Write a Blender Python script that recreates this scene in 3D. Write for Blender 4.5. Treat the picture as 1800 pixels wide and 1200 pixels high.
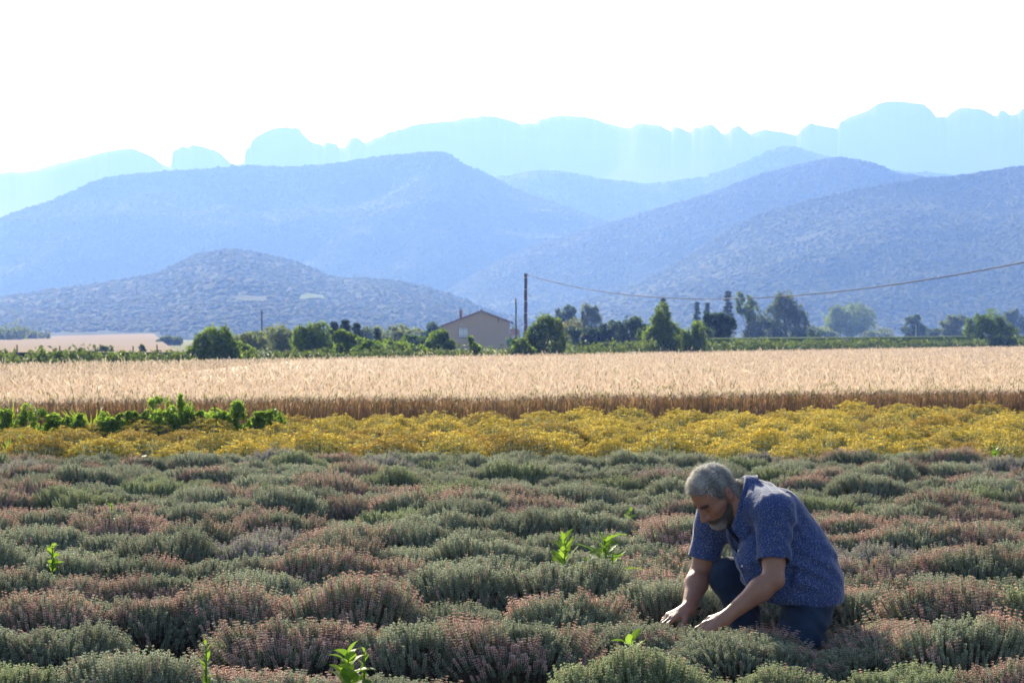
import bpy, math, random
import numpy as np
from mathutils import Vector, Matrix

for o in list(bpy.data.objects):
    bpy.data.objects.remove(o)
SC = bpy.context.scene
COL = SC.collection
R = math.radians
F = 4100.0            # focal length in pixels of the 1800-px wide photograph
HZ = 590.0            # row of the horizon
CH = 1.4              # camera height

# ------------------------------------------------------------------ camera, sky, sun, exposure
cam = bpy.data.cameras.new('camera')
camo = bpy.data.objects.new('camera', cam)
COL.objects.link(camo)
cam.sensor_width = 36.0
cam.lens = F / 1800 * 36
cam.clip_start = 0.1
cam.clip_end = 40000
camo.location = (0, 0, CH)
camo.rotation_euler = (R(90) - 10 / F, 0, 0)
cam.dof.use_dof = True
cam.dof.focus_distance = 9.8
cam.dof.aperture_fstop = 14
SC.camera = camo

SUN_AZ, SUN_EL = -15.0, 27.0       # degrees: azimuth from +y (behind the scene) towards +x
world = bpy.data.worlds.new('World')
SC.world = world
world.use_nodes = True
wn = world.node_tree.nodes
wl = world.node_tree.links
sky = wn.new('ShaderNodeTexSky')
sky.sky_type = 'NISHITA'
sky.sun_disc = False
sky.sun_elevation = R(SUN_EL)
sky.sun_rotation = R(SUN_AZ)
sky.altitude = 300
sky.air_density = 1.0
sky.dust_density = 2.5
sky.ozone_density = 1.0
wn['Background'].inputs['Strength'].default_value = 0.10
wl.new(sky.outputs['Color'], wn['Background'].inputs['Color'])

sl = bpy.data.lights.new('sun', 'SUN')
sl.energy = 5.0
sl.angle = R(0.5)
sl.color = (1.0, 0.98, 0.94)
so = bpy.data.objects.new('sun', sl)
COL.objects.link(so)
sdir = Vector((math.sin(R(SUN_AZ)) * math.cos(R(SUN_EL)), math.cos(R(SUN_AZ)) * math.cos(R(SUN_EL)), math.sin(R(SUN_EL))))
so.rotation_euler = sdir.to_track_quat('Z', 'Y').to_euler()
so.location = (-20, 60, 60)

SC.view_settings.view_transform = 'Standard'
SC.view_settings.look = 'None'
SC.view_settings.gamma = 1.0
SC.view_settings.use_curve_mapping = False
SC.view_settings.exposure = 0.70
SC.render.engine = 'CYCLES'
cy = SC.cycles
cy.max_bounces = 7
cy.diffuse_bounces = 3
cy.glossy_bounces = 2
cy.transmission_bounces = 4
cy.transparent_max_bounces = 8
cy.volume_bounces = 1
cy.use_denoising = True
cy.caustics_reflective = False
cy.caustics_refractive = False

HAZE_DENSITY = 3.7e-4
HAZE_COLOR = (0.19, 0.352, 1.0)
HAZE_G = 0.35

# ------------------------------------------------------------------ helpers
rng = np.random.default_rng(7)

def at(px, d):
    return (px - 900.0) / F * d

def zat(py, d):
    return CH + (HZ - py) / F * d

def tag(o, label=None, cat=None, group=None, kind=None):
    if label: o['label'] = label
    if cat: o['category'] = cat
    if group: o['group'] = group
    if kind: o['kind'] = kind
    return o

def link(o, parent=None):
    COL.objects.link(o)
    if parent is not None:
        o.parent = parent
    return o

def empty(name, loc=(0, 0, 0), rz=0.0):
    o = bpy.data.objects.new(name, None)
    o.empty_display_size = 0.1
    o.location = loc
    o.rotation_euler = (0, 0, rz)
    return link(o)

def mesh_data(name, V, polys, mat=None, cols=None, smooth=False):
    """V (n,3); polys: list of (m,k) int arrays; cols (n,3) or None"""
    me = bpy.data.meshes.new(name)
    V = np.asarray(V, np.float32)
    polys = [np.asarray(p, np.int32) for p in polys if len(p)]
    me.vertices.add(len(V))
    me.vertices.foreach_set('co', V.ravel())
    loops = np.concatenate([p.ravel() for p in polys])
    me.loops.add(len(loops))
    me.loops.foreach_set('vertex_index', loops)
    totals = np.concatenate([np.full(len(p), p.shape[1], np.int32) for p in polys])
    starts = np.concatenate([[0], np.cumsum(totals)[:-1]]).astype(np.int32)
    me.polygons.add(len(totals))
    me.polygons.foreach_set('loop_start', starts)
    me.polygons.foreach_set('use_smooth', np.full(len(totals), smooth, bool))
    me.update(calc_edges=True)
    if cols is not None:
        ca = me.color_attributes.new('Col', 'FLOAT_COLOR', 'POINT')
        c4 = np.ones((len(V), 4), np.float32)
        c4[:, :3] = cols
        ca.data.foreach_set('color', c4.ravel())
    if mat is not None:
        me.materials.append(mat)
    return me

def obj(name, me, parent=None, loc=(0, 0, 0), rz=0.0, scale=None):
    o = bpy.data.objects.new(name, me)
    o.location = loc
    o.rotation_euler = (0, 0, rz)
    if scale is not None:
        o.scale = scale if hasattr(scale, '__len__') else (scale,) * 3
    return link(o, parent)

class MB:
    """collects polygons for one mesh"""
    def __init__(self):
        self.v, self.c, self.p, self.n = [], [], {}, 0
    def add(self, V, polys, col=(0.5, 0.5, 0.5)):
        V = np.asarray(V, np.float32).reshape(-1, 3)
        for p in polys:
            p = np.asarray(p, np.int32)
            if len(p):
                self.p.setdefault(p.shape[1], []).append(p + self.n)
        col = np.asarray(col, np.float32)
        if col.ndim == 1:
            col = np.tile(col, (len(V), 1))
        self.v.append(V); self.c.append(col); self.n += len(V)
        return self
    def box(self, lo, hi, col=(0.5, 0.5, 0.5), M=None):
        x0, y0, z0 = lo; x1, y1, z1 = hi
        V = np.array([(x0, y0, z0), (x1, y0, z0), (x1, y1, z0), (x0, y1, z0), (x0, y0, z1), (x1, y0, z1), (x1, y1, z1), (x0, y1, z1)], float)
        if M is not None:
            V = V @ np.array(M)[:3, :3].T + np.array(M)[:3, 3]
        return self.add(V, [[(0, 3, 2, 1), (4, 5, 6, 7), (0, 1, 5, 4), (1, 2, 6, 5), (2, 3, 7, 6), (3, 0, 4, 7)]], col)
    def tube(self, pts, rad, n=8, col=(0.5, 0.5, 0.5), cap=True):
        pts = np.asarray(pts, float); rad = np.broadcast_to(np.asarray(rad, float), (len(pts),))
        T = np.gradient(pts, axis=0); T /= np.linalg.norm(T, axis=1)[:, None] + 1e-9
        ref = np.array([0.0, 0, 1.0]) if abs(T[0, 2]) < 0.9 else np.array([1.0, 0, 0])
        rings = []
        u = np.cross(T[0], ref); u /= np.linalg.norm(u)
        for i in range(len(pts)):
            u = u - T[i] * np.dot(u, T[i]); u /= np.linalg.norm(u) + 1e-9
            w = np.cross(T[i], u)
            a = np.linspace(0, 2 * np.pi, n, endpoint=False)
            rings.append(pts[i] + rad[i] * (np.cos(a)[:, None] * u + np.sin(a)[:, None] * w))
        V = np.concatenate(rings)
        q = []
        for i in range(len(pts) - 1):
            for j in range(n):
                q.append((i * n + j, i * n + (j + 1) % n, (i + 1) * n + (j + 1) % n, (i + 1) * n + j))
        polys = [q]
        if cap:
            m = len(V)
            V = np.concatenate([V, pts[:1], pts[-1:]])
            e = (len(pts) - 1) * n
            polys.append([(m, (j + 1) % n, j) for j in range(n)] + [(m + 1, e + j, e + (j + 1) % n) for j in range(n)])
        return self.add(V, polys, col)
    def data(self, name, mat, smooth=False):
        return mesh_data(name, np.concatenate(self.v), [np.concatenate(p) for p in self.p.values()], mat, np.concatenate(self.c), smooth)

def _hash(ix, iy, iz, seed):
    h = (ix.astype(np.int64) * 374761393 + iy.astype(np.int64) * 668265263 + iz.astype(np.int64) * 1274126177 + seed * 974711) & 0xffffffff
    h = ((h ^ (h >> 13)) * 1103515245) & 0xffffffff
    h = h ^ (h >> 16)
    return (h & 0xffff).astype(np.float32) / 65535.0

def vnoise(x, y, z=None, seed=0):
    x = np.asarray(x, np.float64); y = np.asarray(y, np.float64)
    z = np.zeros_like(x) if z is None else np.asarray(z, np.float64)
    x, y, z = np.broadcast_arrays(x, y, z)
    fx, fy, fz = np.floor(x), np.floor(y), np.floor(z)
    ix, iy, iz = fx.astype(np.int64), fy.astype(np.int64), fz.astype(np.int64)
    tx, ty, tz = x - fx, y - fy, z - fz
    tx = tx * tx * (3 - 2 * tx); ty = ty * ty * (3 - 2 * ty); tz = tz * tz * (3 - 2 * tz)
    def L(dz):
        a = _hash(ix, iy, iz + dz, seed); b = _hash(ix + 1, iy, iz + dz, seed)
        c = _hash(ix, iy + 1, iz + dz, seed); d = _hash(ix + 1, iy + 1, iz + dz, seed)
        return (a * (1 - tx) + b * tx) * (1 - ty) + (c * (1 - tx) + d * tx) * ty
    return L(0) * (1 - tz) + L(1) * tz

def fbm(x, y, z=None, seed=0, oct=4):
    s, a, t = 0.0, 0.5, 0.0
    z0 = 0.0 if z is None else np.asarray(z, np.float64)
    for i in range(oct):
        f = 2.0 ** i
        s = s + a * vnoise(np.asarray(x) * f, np.asarray(y) * f, (z0 * f) if z is not None else None, seed + i * 17)
        t += a; a *= 0.5
    return s / t          # 0..1

def unit(v):
    v = np.asarray(v, float)
    return v / (np.linalg.norm(v, axis=-1, keepdims=True) + 1e-9)

ONES = ['', 'first', 'second', 'third', 'fourth', 'fifth', 'sixth', 'seventh', 'eighth', 'ninth', 'tenth', 'eleventh', 'twelfth',
        'thirteenth', 'fourteenth', 'fifteenth', 'sixteenth', 'seventeenth', 'eighteenth', 'nineteenth', 'twentieth']
def ordinal(n):
    if n <= 20: return ONES[n]
    return ('twenty-' if n < 30 else 'thirty-') + ONES[n % 10] if n % 10 else 'thirtieth'

# ------------------------------------------------------------------ materials
def nodes(name):
    m = bpy.data.materials.new(name)
    m.use_nodes = True
    nt = m.node_tree
    return m, nt, nt.nodes['Principled BSDF'], nt.nodes['Material Output']

def N(nt, t, **kw):
    n = nt.nodes.new(t)
    for k, v in kw.items():
        if k.startswith('i_'):
            n.inputs[k[2:].replace('_', ' ')].default_value = v
        else:
            setattr(n, k, v)
    return n

def leaf_material(name, trans=0.4, rough=0.6, spec=0.25, var=0.18, tint=(1, 1, 1), tboost=1.35):
    """colour from the mesh's own leaf colours, slightly different from plant to plant; light passes through"""
    m, nt, p, out = nodes(name)
    L = nt.links.new
    at_ = N(nt, 'ShaderNodeAttribute', attribute_name='Col')
    oi = N(nt, 'ShaderNodeObjectInfo')
    mr = N(nt, 'ShaderNodeMapRange')
    mr.inputs['To Min'].default_value = 1 - var; mr.inputs['To Max'].default_value = 1 + var
    L(oi.outputs['Random'], mr.inputs['Value'])
    hs = N(nt, 'ShaderNodeHueSaturation')
    L(at_.outputs['Color'], hs.inputs['Color']); L(mr.outputs['Result'], hs.inputs['Value'])
    p.inputs['Roughness'].default_value = rough
    p.inputs['Specular IOR Level'].default_value = spec
    L(hs.outputs['Color'], p.inputs['Base Color'])
    tr = N(nt, 'ShaderNodeBsdfTranslucent')
    mx = N(nt, 'ShaderNodeMix', data_type='RGBA', blend_type='MULTIPLY')
    mx.inputs['Factor'].default_value = 1.0
    mx.inputs['B'].default_value = (tboost * tint[0], tboost * tint[1], tboost * tint[2], 1)
    L(hs.outputs['Color'], mx.inputs['A']); L(mx.outputs['Result'], tr.inputs['Color'])
    ms = N(nt, 'ShaderNodeMixShader'); ms.inputs['Fac'].default_value = trans
    L(p.outputs['BSDF'], ms.inputs[1]); L(tr.outputs['BSDF'], ms.inputs[2]); L(ms.outputs['Shader'], out.inputs['Surface'])
    return m

def attr_material(name, rough=0.8, spec=0.2, noise=0.25, scale=30.0, bump=0.0, bscale=60.0):
    m, nt, p, out = nodes(name)
    L = nt.links.new
    at_ = N(nt, 'ShaderNodeAttribute', attribute_name='Col')
    tc = N(nt, 'ShaderNodeTexCoord')
    nz = N(nt, 'ShaderNodeTexNoise'); nz.inputs['Scale'].default_value = scale; nz.inputs['Detail'].default_value = 4
    L(tc.outputs['Object'], nz.inputs['Vector'])
    mr = N(nt, 'ShaderNodeMapRange')
    mr.inputs['From Min'].default_value = 0.25; mr.inputs['From Max'].default_value = 0.75
    mr.inputs['To Min'].default_value = 1 - noise; mr.inputs['To Max'].default_value = 1 + noise
    L(nz.outputs['Fac'], mr.inputs['Value'])
    hs = N(nt, 'ShaderNodeHueSaturation')
    L(at_.outputs['Color'], hs.inputs['Color']); L(mr.outputs['Result'], hs.inputs['Value'])
    L(hs.outputs['Color'], p.inputs['Base Color'])
    p.inputs['Roughness'].default_value = rough
    p.inputs['Specular IOR Level'].default_value = spec
    if bump:
        n2 = N(nt, 'ShaderNodeTexNoise'); n2.inputs['Scale'].default_value = bscale; n2.inputs['Detail'].default_value = 5
        L(tc.outputs['Object'], n2.inputs['Vector'])
        b = N(nt, 'ShaderNodeBump'); b.inputs['Strength'].default_value = bump; b.inputs['Distance'].default_value = 0.02
        L(n2.outputs['Fac'], b.inputs['Height']); L(b.outputs['Normal'], p.inputs['Normal'])
    return m

M_thyme = leaf_material('thyme_leaf', 0.33, 0.62, 0.25, 0.14, tboost=1.15)
M_yellow = leaf_material('everlasting_flower', 0.42, 0.7, 0.15, 0.12)
M_wheat = leaf_material('ripe_wheat', 0.42, 0.5, 0.35, 0.0, tboost=1.15)
M_tree = leaf_material('tree_leaf', 0.45, 0.55, 0.3, 0.08, (1.15, 1.2, 0.6), 1.6)
M_weed = leaf_material('weed_leaf', 0.5, 0.55, 0.2, 0.08, (1.15, 1.15, 0.55), 1.5)
M_forest = attr_material('distant_tree_crowns', 0.9, 0.1, 0.3, 0.2)
M_bark = attr_material('bark', 0.9, 0.1, 0.3, 8.0, 0.5, 20)
M_plain = attr_material('painted_or_rendered', 0.8, 0.2, 0.06, 3.0, 0.15, 30)
M_wood = attr_material('weathered_pole_wood', 0.85, 0.15, 0.25, 6.0, 0.3, 20)
M_rockbits = attr_material('soil_stone', 0.95, 0.1, 0.2, 40.0, 0.4, 80)

def ground_material():
    m, nt, p, out = nodes('ground_soil_and_grass')
    L = nt.links.new
    geo = N(nt, 'ShaderNodeNewGeometry')
    sep = N(nt, 'ShaderNodeSeparateXYZ'); L(geo.outputs['Position'], sep.inputs[0])
    n1 = N(nt, 'ShaderNodeTexNoise'); n1.inputs['Scale'].default_value = 1.6; n1.inputs['Detail'].default_value = 9
    n2 = N(nt, 'ShaderNodeTexNoise'); n2.inputs['Scale'].default_value = 38; n2.inputs['Detail'].default_value = 6
    n3 = N(nt, 'ShaderNodeTexNoise'); n3.inputs['Scale'].default_value = 0.02; n3.inputs['Detail'].default_value = 5
    for n in (n1, n2, n3): L(geo.outputs['Position'], n.inputs['Vector'])
    r1 = N(nt, 'ShaderNodeValToRGB')
    r1.color_ramp.elements[0].position = 0.3; r1.color_ramp.elements[0].color = (0.06, 0.042, 0.028, 1)
    r1.color_ramp.elements[1].position = 0.72; r1.color_ramp.elements[1].color = (0.15, 0.11, 0.078, 1)
    L(n2.outputs['Fac'], r1.inputs['Fac'])
    r3 = N(nt, 'ShaderNodeValToRGB')
    r3.color_ramp.elements[0].position = 0.35; r3.color_ramp.elements[0].color = (0.10, 0.13, 0.045, 1)
    r3.color_ramp.elements[1].position = 0.65; r3.color_ramp.elements[1].color = (0.22, 0.19, 0.10, 1)
    L(n3.outputs['Fac'], r3.inputs['Fac'])
    # the crop fields end at the hedge line
    ln = N(nt, 'ShaderNodeMath', operation='MULTIPLY_ADD'); ln.inputs[1].default_value = -140 / 65.6; ln.inputs[2].default_value = -(80 + 17.6 * 140 / 65.6)
    L(sep.outputs['X'], ln.inputs[0])
    ad = N(nt, 'ShaderNodeMath', operation='ADD'); L(ln.outputs[0], ad.inputs[0]); L(sep.outputs['Y'], ad.inputs[1])
    mr = N(nt, 'ShaderNodeMapRange'); mr.inputs['From Min'].default_value = -4; mr.inputs['From Max'].default_value = 2
    L(ad.outputs[0], mr.inputs['Value'])
    mx = N(nt, 'ShaderNodeMix', data_type='RGBA'); L(mr.outputs['Result'], mx.inputs['Factor'])
    L(r1.outputs['Color'], mx.inputs['A']); L(r3.outputs['Color'], mx.inputs['B'])
    L(mx.outputs['Result'], p.inputs['Base Color'])
    p.inputs['Roughness'].default_value = 0.95; p.inputs['Specular IOR Level'].default_value = 0.1
    b = N(nt, 'ShaderNodeBump'); b.inputs['Strength'].default_value = 0.9; b.inputs['Distance'].default_value = 0.03
    L(n2.outputs['Fac'], b.inputs['Height']); L(b.outputs['Normal'], p.inputs['Normal'])
    return m

def hill_material(name, c0, c1, scale, bump_d, rock=None):
    m, nt, p, out = nodes(name)
    L = nt.links.new
    geo = N(nt, 'ShaderNodeNewGeometry')
    n1 = N(nt, 'ShaderNodeTexNoise'); n1.inputs['Scale'].default_value = scale; n1.inputs['Detail'].default_value = 8
    L(geo.outputs['Position'], n1.inputs['Vector'])
    r1 = N(nt, 'ShaderNodeValToRGB')
    r1.color_ramp.elements[0].position = 0.35; r1.color_ramp.elements[0].color = (*c0, 1)
    r1.color_ramp.elements[1].position = 0.68; r1.color_ramp.elements[1].color = (*c1, 1)
    L(n1.outputs['Fac'], r1.inputs['Fac'])
    L(r1.outputs['Color'], p.inputs['Base Color'])
    p.inputs['Roughness'].default_value = 0.95; p.inputs['Specular IOR Level'].default_value = 0.05
    n2 = N(nt, 'ShaderNodeTexNoise'); n2.inputs['Scale'].default_value = scale * 6; n2.inputs['Detail'].default_value = 4
    L(geo.outputs['Position'], n2.inputs['Vector'])
    b = N(nt, 'ShaderNodeBump'); b.inputs['Strength'].default_value = 0.8; b.inputs['Distance'].default_value = bump_d
    L(n2.outputs['Fac'], b.inputs['Height']); L(b.outputs['Normal'], p.inputs['Normal'])
    return m

M_ground = ground_material()
M_wood_hill = hill_material('wooded_hillside', (0.02, 0.03, 0.013), (0.035, 0.05, 0.02), 0.03, 1.0)
M_cliff = hill_material('limestone_cliff', (0.08, 0.075, 0.07), (0.11, 0.105, 0.095), 0.008, 2.0)
M_field = hill_material('bare_stubble_field', (0.23, 0.16, 0.12), (0.30, 0.21, 0.16), 0.05, 0.2)
M_meadow = hill_material('hill_meadow', (0.08, 0.13, 0.03), (0.13, 0.18, 0.05), 0.05, 0.2)

# ------------------------------------------------------------------ ground
def ground_z(x, y):
    t = np.clip((np.asarray(y, float) - 150) / 150, 0, 1)
    return -0.38 * t * t * (3 - 2 * t)

def hedge_y(x):
    return 80 + (x + 17.6) * 140 / 65.6

def build_ground():
    ys = np.concatenate([[-30, 0, 4], np.linspace(6, 40, 120), np.linspace(41, 320, 60), [500, 900, 2000, 4000, 8000, 16000]])
    us = np.concatenate([np.linspace(-1, -0.05, 40), np.linspace(-0.045, 0.045, 3), np.linspace(0.05, 1, 40)])
    V = []
    for y in ys:
        w = 40 + 0.8 * abs(y)
        x = us * w
        z = ground_z(x, np.full_like(x, y))
        if 5 < y < 45:
            z = z + 0.05 * (fbm(x * 1.3, np.full_like(x, y * 1.3), seed=3) - 0.5)
        V.append(np.stack([x, np.full_like(x, y), z], 1))
    n = len(us)
    V = np.concatenate(V)
    i, j = np.meshgrid(np.arange(len(ys) - 1), np.arange(n - 1), indexing='ij')
    a = (i * n + j).ravel()
    g = obj('ground', mesh_data('ground', V, [np.stack([a, a + 1, a + n + 1, a + n], 1)], M_ground, None, True))
    tag(g, 'dark stony soil between the thyme rows', 'ground', kind='structure')
build_ground()

# ------------------------------------------------------------------ hills and far cliffs
def dome_template():
    v = [(0, 0, 1.0)]
    for k, (r, z) in enumerate(((0.72, 0.62), (0.92, -0.15))):
        for j in range(4):
            a = 2 * math.pi * (j + 0.5 * k) / 4
            v.append((r * math.cos(a), r * math.sin(a), z))
    f = []
    for j in range(4):
        f.append((0, 1 + j, 1 + (j + 1) % 4))
        f.append((1 + j, 5 + j, 1 + (j + 1) % 4))
        f.append((1 + (j + 1) % 4, 5 + j, 5 + (j + 1) % 4))
    return np.array(v), np.array(f)
DOME = dome_template()

def ridge(name, label, pts, D, d0, amp, seed, mat, trees=0, tsize=5.0, nscale=350.0, forest_label=None, px0=-700, px1=2500, nx=420, nt_=44, rough=0.0,
          e0=None, holes=(), soft=False, nearer=(), tmin=0.0):
    pts = np.array(pts, float)
    px = np.linspace(px0, px1, nx)
    py = np.interp(px, pts[:, 0], pts[:, 1])
    if rough:
        py = py - rough * (fbm(px / 7.0, np.zeros_like(px), seed=seed + 5) - 0.5)
    tant = (HZ - py) / F
    Dp = D * (1 + 0.07 * (fbm(px / 260.0, np.zeros_like(px), seed=seed, oct=3) - 0.5))
    t = np.linspace(0, 1, nt_) ** 0.85
    PX, T = np.meshgrid(px, t)
    d = d0 + (Dp[None] - d0) * T
    x = (PX - 900) / F * d
    e = T ** 0.9
    nz = (fbm(x / nscale, d / nscale, seed=seed + 1, oct=5) - 0.5)
    e = e + amp * nz * np.sin(np.pi * np.clip(T, 0, 1)) ** 0.8 * 2
    e = np.minimum(e, 1 - 0.02 * (1 - T))
    tanb = -(CH + 6) / d0
    if soft:      # notches of the skyline do not run down the whole face
        kk = np.exp(-0.5 * (np.arange(-90, 91) / 34.0) ** 2); kk /= kk.sum()
        er = np.pad(tant, 60, mode='edge'); er = np.min(np.stack([er[i:i + len(tant)] for i in range(0, 121, 4)]), 0)
        sm = np.convolve(np.pad(er, 90, mode='edge'), kk, 'valid') * 0.97
        sm = np.minimum(sm, er + 0.002)
        wgt = np.clip((T - 0.78) / 0.22, 0, 1) ** 1.5
        tant2 = sm[None] * (1 - wgt) + tant[None] * wgt
    else:
        tant2 = tant[None]
    z = CH + (tanb + (tant2 - tanb) * e) * d
    # the far side falls away behind the crest
    nb = 6
    tb = np.linspace(0.08, 1, nb)
    db = Dp[None] * (1 + 0.35 * tb[:, None])
    zb = np.maximum(z[-1][None] * (1 - 0.9 * tb[:, None] ** 1.2), -5)
    xb = ((px - 900) / F)[None] * Dp[None] * (1 + 0.1 * tb[:, None])
    X = np.concatenate([x, xb]); Y = np.concatenate([d, db]); Z = np.concatenate([z, zb])
    V = np.stack([X, Y, Z], -1).reshape(-1, 3)
    nr = len(t) + nb
    i, j = np.meshgrid(np.arange(nr - 1), np.arange(nx - 1), indexing='ij')
    a = (i * nx + j).ravel()
    o = obj(name, mesh_data(name, V, [np.stack([a, a + 1, a + nx + 1, a + nx], 1)], mat, None, True))
    tag(o, label, 'hill', kind='structure')
    def surf(pxq, tq):
        fi = np.clip((pxq - px0) / (px1 - px0) * (nx - 1), 0, nx - 1.001)
        fj = np.clip(np.interp(tq, t, np.arange(len(t))), 0, len(t) - 1.001)
        i0 = fi.astype(int); j0 = fj.astype(int); u = fi - i0; v = fj - j0
        def b(A):
            return (A[j0, i0] * (1 - u) + A[j0, i0 + 1] * u) * (1 - v) + (A[j0 + 1, i0] * (1 - u) + A[j0 + 1, i0 + 1] * u) * v
        return b(x), b(d), b(z)
    if trees:
        r = np.random.default_rng(seed + 100)
        pq = r.uniform(-90, 1890, trees)
        tq = tmin + (1 - tmin) * r.uniform(0.0, 1.0, trees) ** 0.9
        ncrest = trees // 24
        tq[:ncrest] = r.uniform(0.97, 1.0, ncrest)
        X1, Y1, Z1 = surf(pq, tq)
        keep = np.ones(trees, bool)
        xa, ya, za = surf(pq, np.clip(tq + 0.012, 0, 1)); xb_, yb_, zb_ = surf(pq, np.clip(tq - 0.012, 0, 1))
        dpy = np.abs((za - CH) / ya - (zb_ - CH) / yb_) * F
        keep &= (r.uniform(0, 1, trees) < np.clip(dpy / np.percentile(dpy, 88), 0.12, 1)) | (np.arange(trees) < ncrest)
        keep &= fbm(X1 / (nscale * 0.22), Y1 / (nscale * 0.22), seed=seed + 9, oct=3) > 0.15
        pyq = HZ - (Z1 - CH) / Y1 * F
        keep &= pyq < 598
        for nr in nearer:
            nr = np.array(nr, float); keep &= pyq < np.interp(pq, nr[:, 0], nr[:, 1]) + 10
        for (hx0, hx1, hy0, hy1) in holes:
            keep &= ~((pq > hx0) & (pq < hx1) & (pyq > hy0) & (pyq < hy1))
        X1, Y1, Z1 = X1[keep], Y1[keep], Z1[keep]
        m = len(X1)
        s = tsize * r.uniform(0.55, 1.45, m) * (0.7 + 0.7 * fbm(X1 / 60, Y1 / 60, seed=seed + 3))
        # low along the crest so that the outline stays
        Z1 = Z1 - s * 0.25
        Vd, Fd = DOME
        jit = r.uniform(0.7, 1.3, (m, len(Vd), 1))
        ang = r.uniform(0, 6.28, m)
        ca, sa = np.cos(ang), np.sin(ang)
        base = Vd[None] * jit
        bx = base[..., 0] * ca[:, None] - base[..., 1] * sa[:, None]
        by = base[..., 0] * sa[:, None] + base[..., 1] * ca[:, None]
        sz = s * r.uniform(0.45, 0.8, m)
        VV = np.stack([X1[:, None] + bx * s[:, None], Y1[:, None] + by * s[:, None], Z1[:, None] + base[..., 2] * sz[:, None]], -1)
        FF = (Fd[None] + (np.arange(m) * len(Vd))[:, None, None]).reshape(-1, 3)
        hue = r.uniform(0, 1, m)
        c = (1 - hue)[:, None] * np.array([0.03, 0.045, 0.02]) + hue[:, None] * np.array([0.075, 0.098, 0.04])
        c = c * (0.62 if D > 1700 else 0.8)
        fo = obj('forest', mesh_data('forest', VV.reshape(-1, 3), [FF], M_forest, np.repeat(c, len(Vd), 0), True))
        tag(fo, forest_label, 'forest', kind='stuff'); print('forest', m)
    return surf

CLIFF = [(-700, 420), (-300, 330), (-100, 312), (0, 305), (20, 301), (40, 303), (60, 298), (100, 288), (130, 280), (170, 270), (200, 263), (232, 260), (245, 265), (262, 272), (285, 288), (299, 295), (301, 280), (303, 265), (320, 257), (330, 258), (338, 255), (355, 257), (378, 263), (390, 271), (405, 285), (418, 289), (428, 286), (430, 270),
         (432, 262), (439, 258), (441, 249), (455, 238), (472, 229), (492, 224), (522, 224), (528, 229), (532, 235), (548, 250), (560, 252), (568, 256), (571, 251), (582, 252), (590, 252), (597, 260), (604, 259), (612, 252), (615, 243), (624, 240), (632, 245), (642, 251), (651, 246),
         (672, 238), (695, 229), (705, 227), (725, 220), (760, 215), (800, 211), (822, 206), (850, 204), (875, 205), (895, 211), (915, 217), (942, 216), (950, 210), (970, 204), (1005, 203), (1030, 205), (1065, 215), (1090, 223), (1110, 224), (1115, 219), (1128, 216), (1160, 221), (1174, 228), (1180, 231), (1183, 224),
         (1190, 222), (1210, 231), (1216, 231), (1220, 225), (1250, 219), (1258, 223), (1270, 234), (1280, 234), (1287, 224), (1297, 221), (1305, 225), (1318, 236), (1332, 230), (1348, 228), (1372, 232), (1400, 237), (1410, 226), (1424, 217), (1450, 221), (1472, 226), (1477, 214), (1490, 207), (1512, 198), (1524, 194), (1545, 182), (1572, 177), (1600, 181), (1622, 183),
         (1632, 190), (1641, 199), (1646, 206), (1664, 206), (1670, 198), (1684, 191), (1700, 189), (1720, 191), (1738, 197), (1746, 204), (1752, 203), (1757, 195), (1764, 194), (1774, 202), (1788, 199), (1795, 192), (1830, 190), (2000, 215), (2500, 260)]
ridge('cliffs', 'pale limestone cliffs on the far skyline', CLIFF, 4350, 3400, 0.05, 11, M_cliff, nscale=420, nx=1400, nt_=36, rough=4.0, soft=True)
O_SADDLE = [(-700, 420), (600, 380), (800, 330), (862, 312), (900, 309), (930, 302), (952, 299), (980, 301), (1020, 306), (1060, 315), (1100, 318), (1135, 323), (1160, 321), (1230, 312), (1270, 301), (1300, 288), (1330, 276), (1350, 266),
      (1368, 259), (1386, 256), (1404, 260), (1430, 268), (1455, 275), (1560, 298), (1590, 302), (1640, 303), (1680, 308), (1800, 305), (2500, 330)]
O_LONG = [(-700, 470), (-200, 420), (0, 383), (50, 366), (90, 352), (130, 335), (165, 318), (190, 311), (250, 304), (300, 300), (370, 296), (440, 290), (500, 294), (560, 290), (600, 286), (650, 277), (700, 272), (745, 267),
      (785, 269), (800, 277), (812, 289), (835, 297), (860, 308), (900, 330), (960, 352), (1040, 380), (1150, 420), (1300, 460), (1500, 520), (1800, 570), (2500, 600)]
O_MID = [(-700, 620), (560, 610), (700, 560), (800, 505), (860, 468), (930, 436), (1000, 412), (1100, 384), (1180, 360), (1260, 336), (1340, 305), (1400, 290), (1440, 281), (1470, 277), (1500, 279), (1530, 286), (1560, 297), (1580, 306), (1640, 312), (1800, 330), (2500, 360)]
O_DARK = [(-700, 640), (700, 615), (850, 575), (1000, 535), (1120, 500), (1180, 470), (1230, 436), (1290, 400), (1350, 371), (1420, 352), (1500, 334), (1560, 324), (1620, 314), (1700, 306), (1730, 301), (1760, 297), (1800, 291), (1900, 280), (2500, 260)]
O_FOOT = [(-700, 560), (-200, 535), (0, 522), (60, 514), (120, 505), (180, 497), (250, 486), (290, 475), (320, 458), (345, 447), (375, 441), (405, 438), (440, 441), (480, 449), (520, 460), (545, 470), (575, 483), (600, 489), (640, 488), (690, 493), (740, 503), (790, 517),
      (830, 533), (880, 552), (960, 566), (1100, 572), (1500, 576), (1800, 578), (2500, 580)]
ridge('hill', 'blue wooded saddle in the middle of the range', O_SADDLE, 3300, 2800, 0.26, 23, M_wood_hill, 30000, 3.0, 330, 'far wood on the blue saddle behind the nearer ridges', rough=2.0, nearer=(O_LONG, O_MID, O_DARK, O_FOOT), tmin=0.45)
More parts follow.
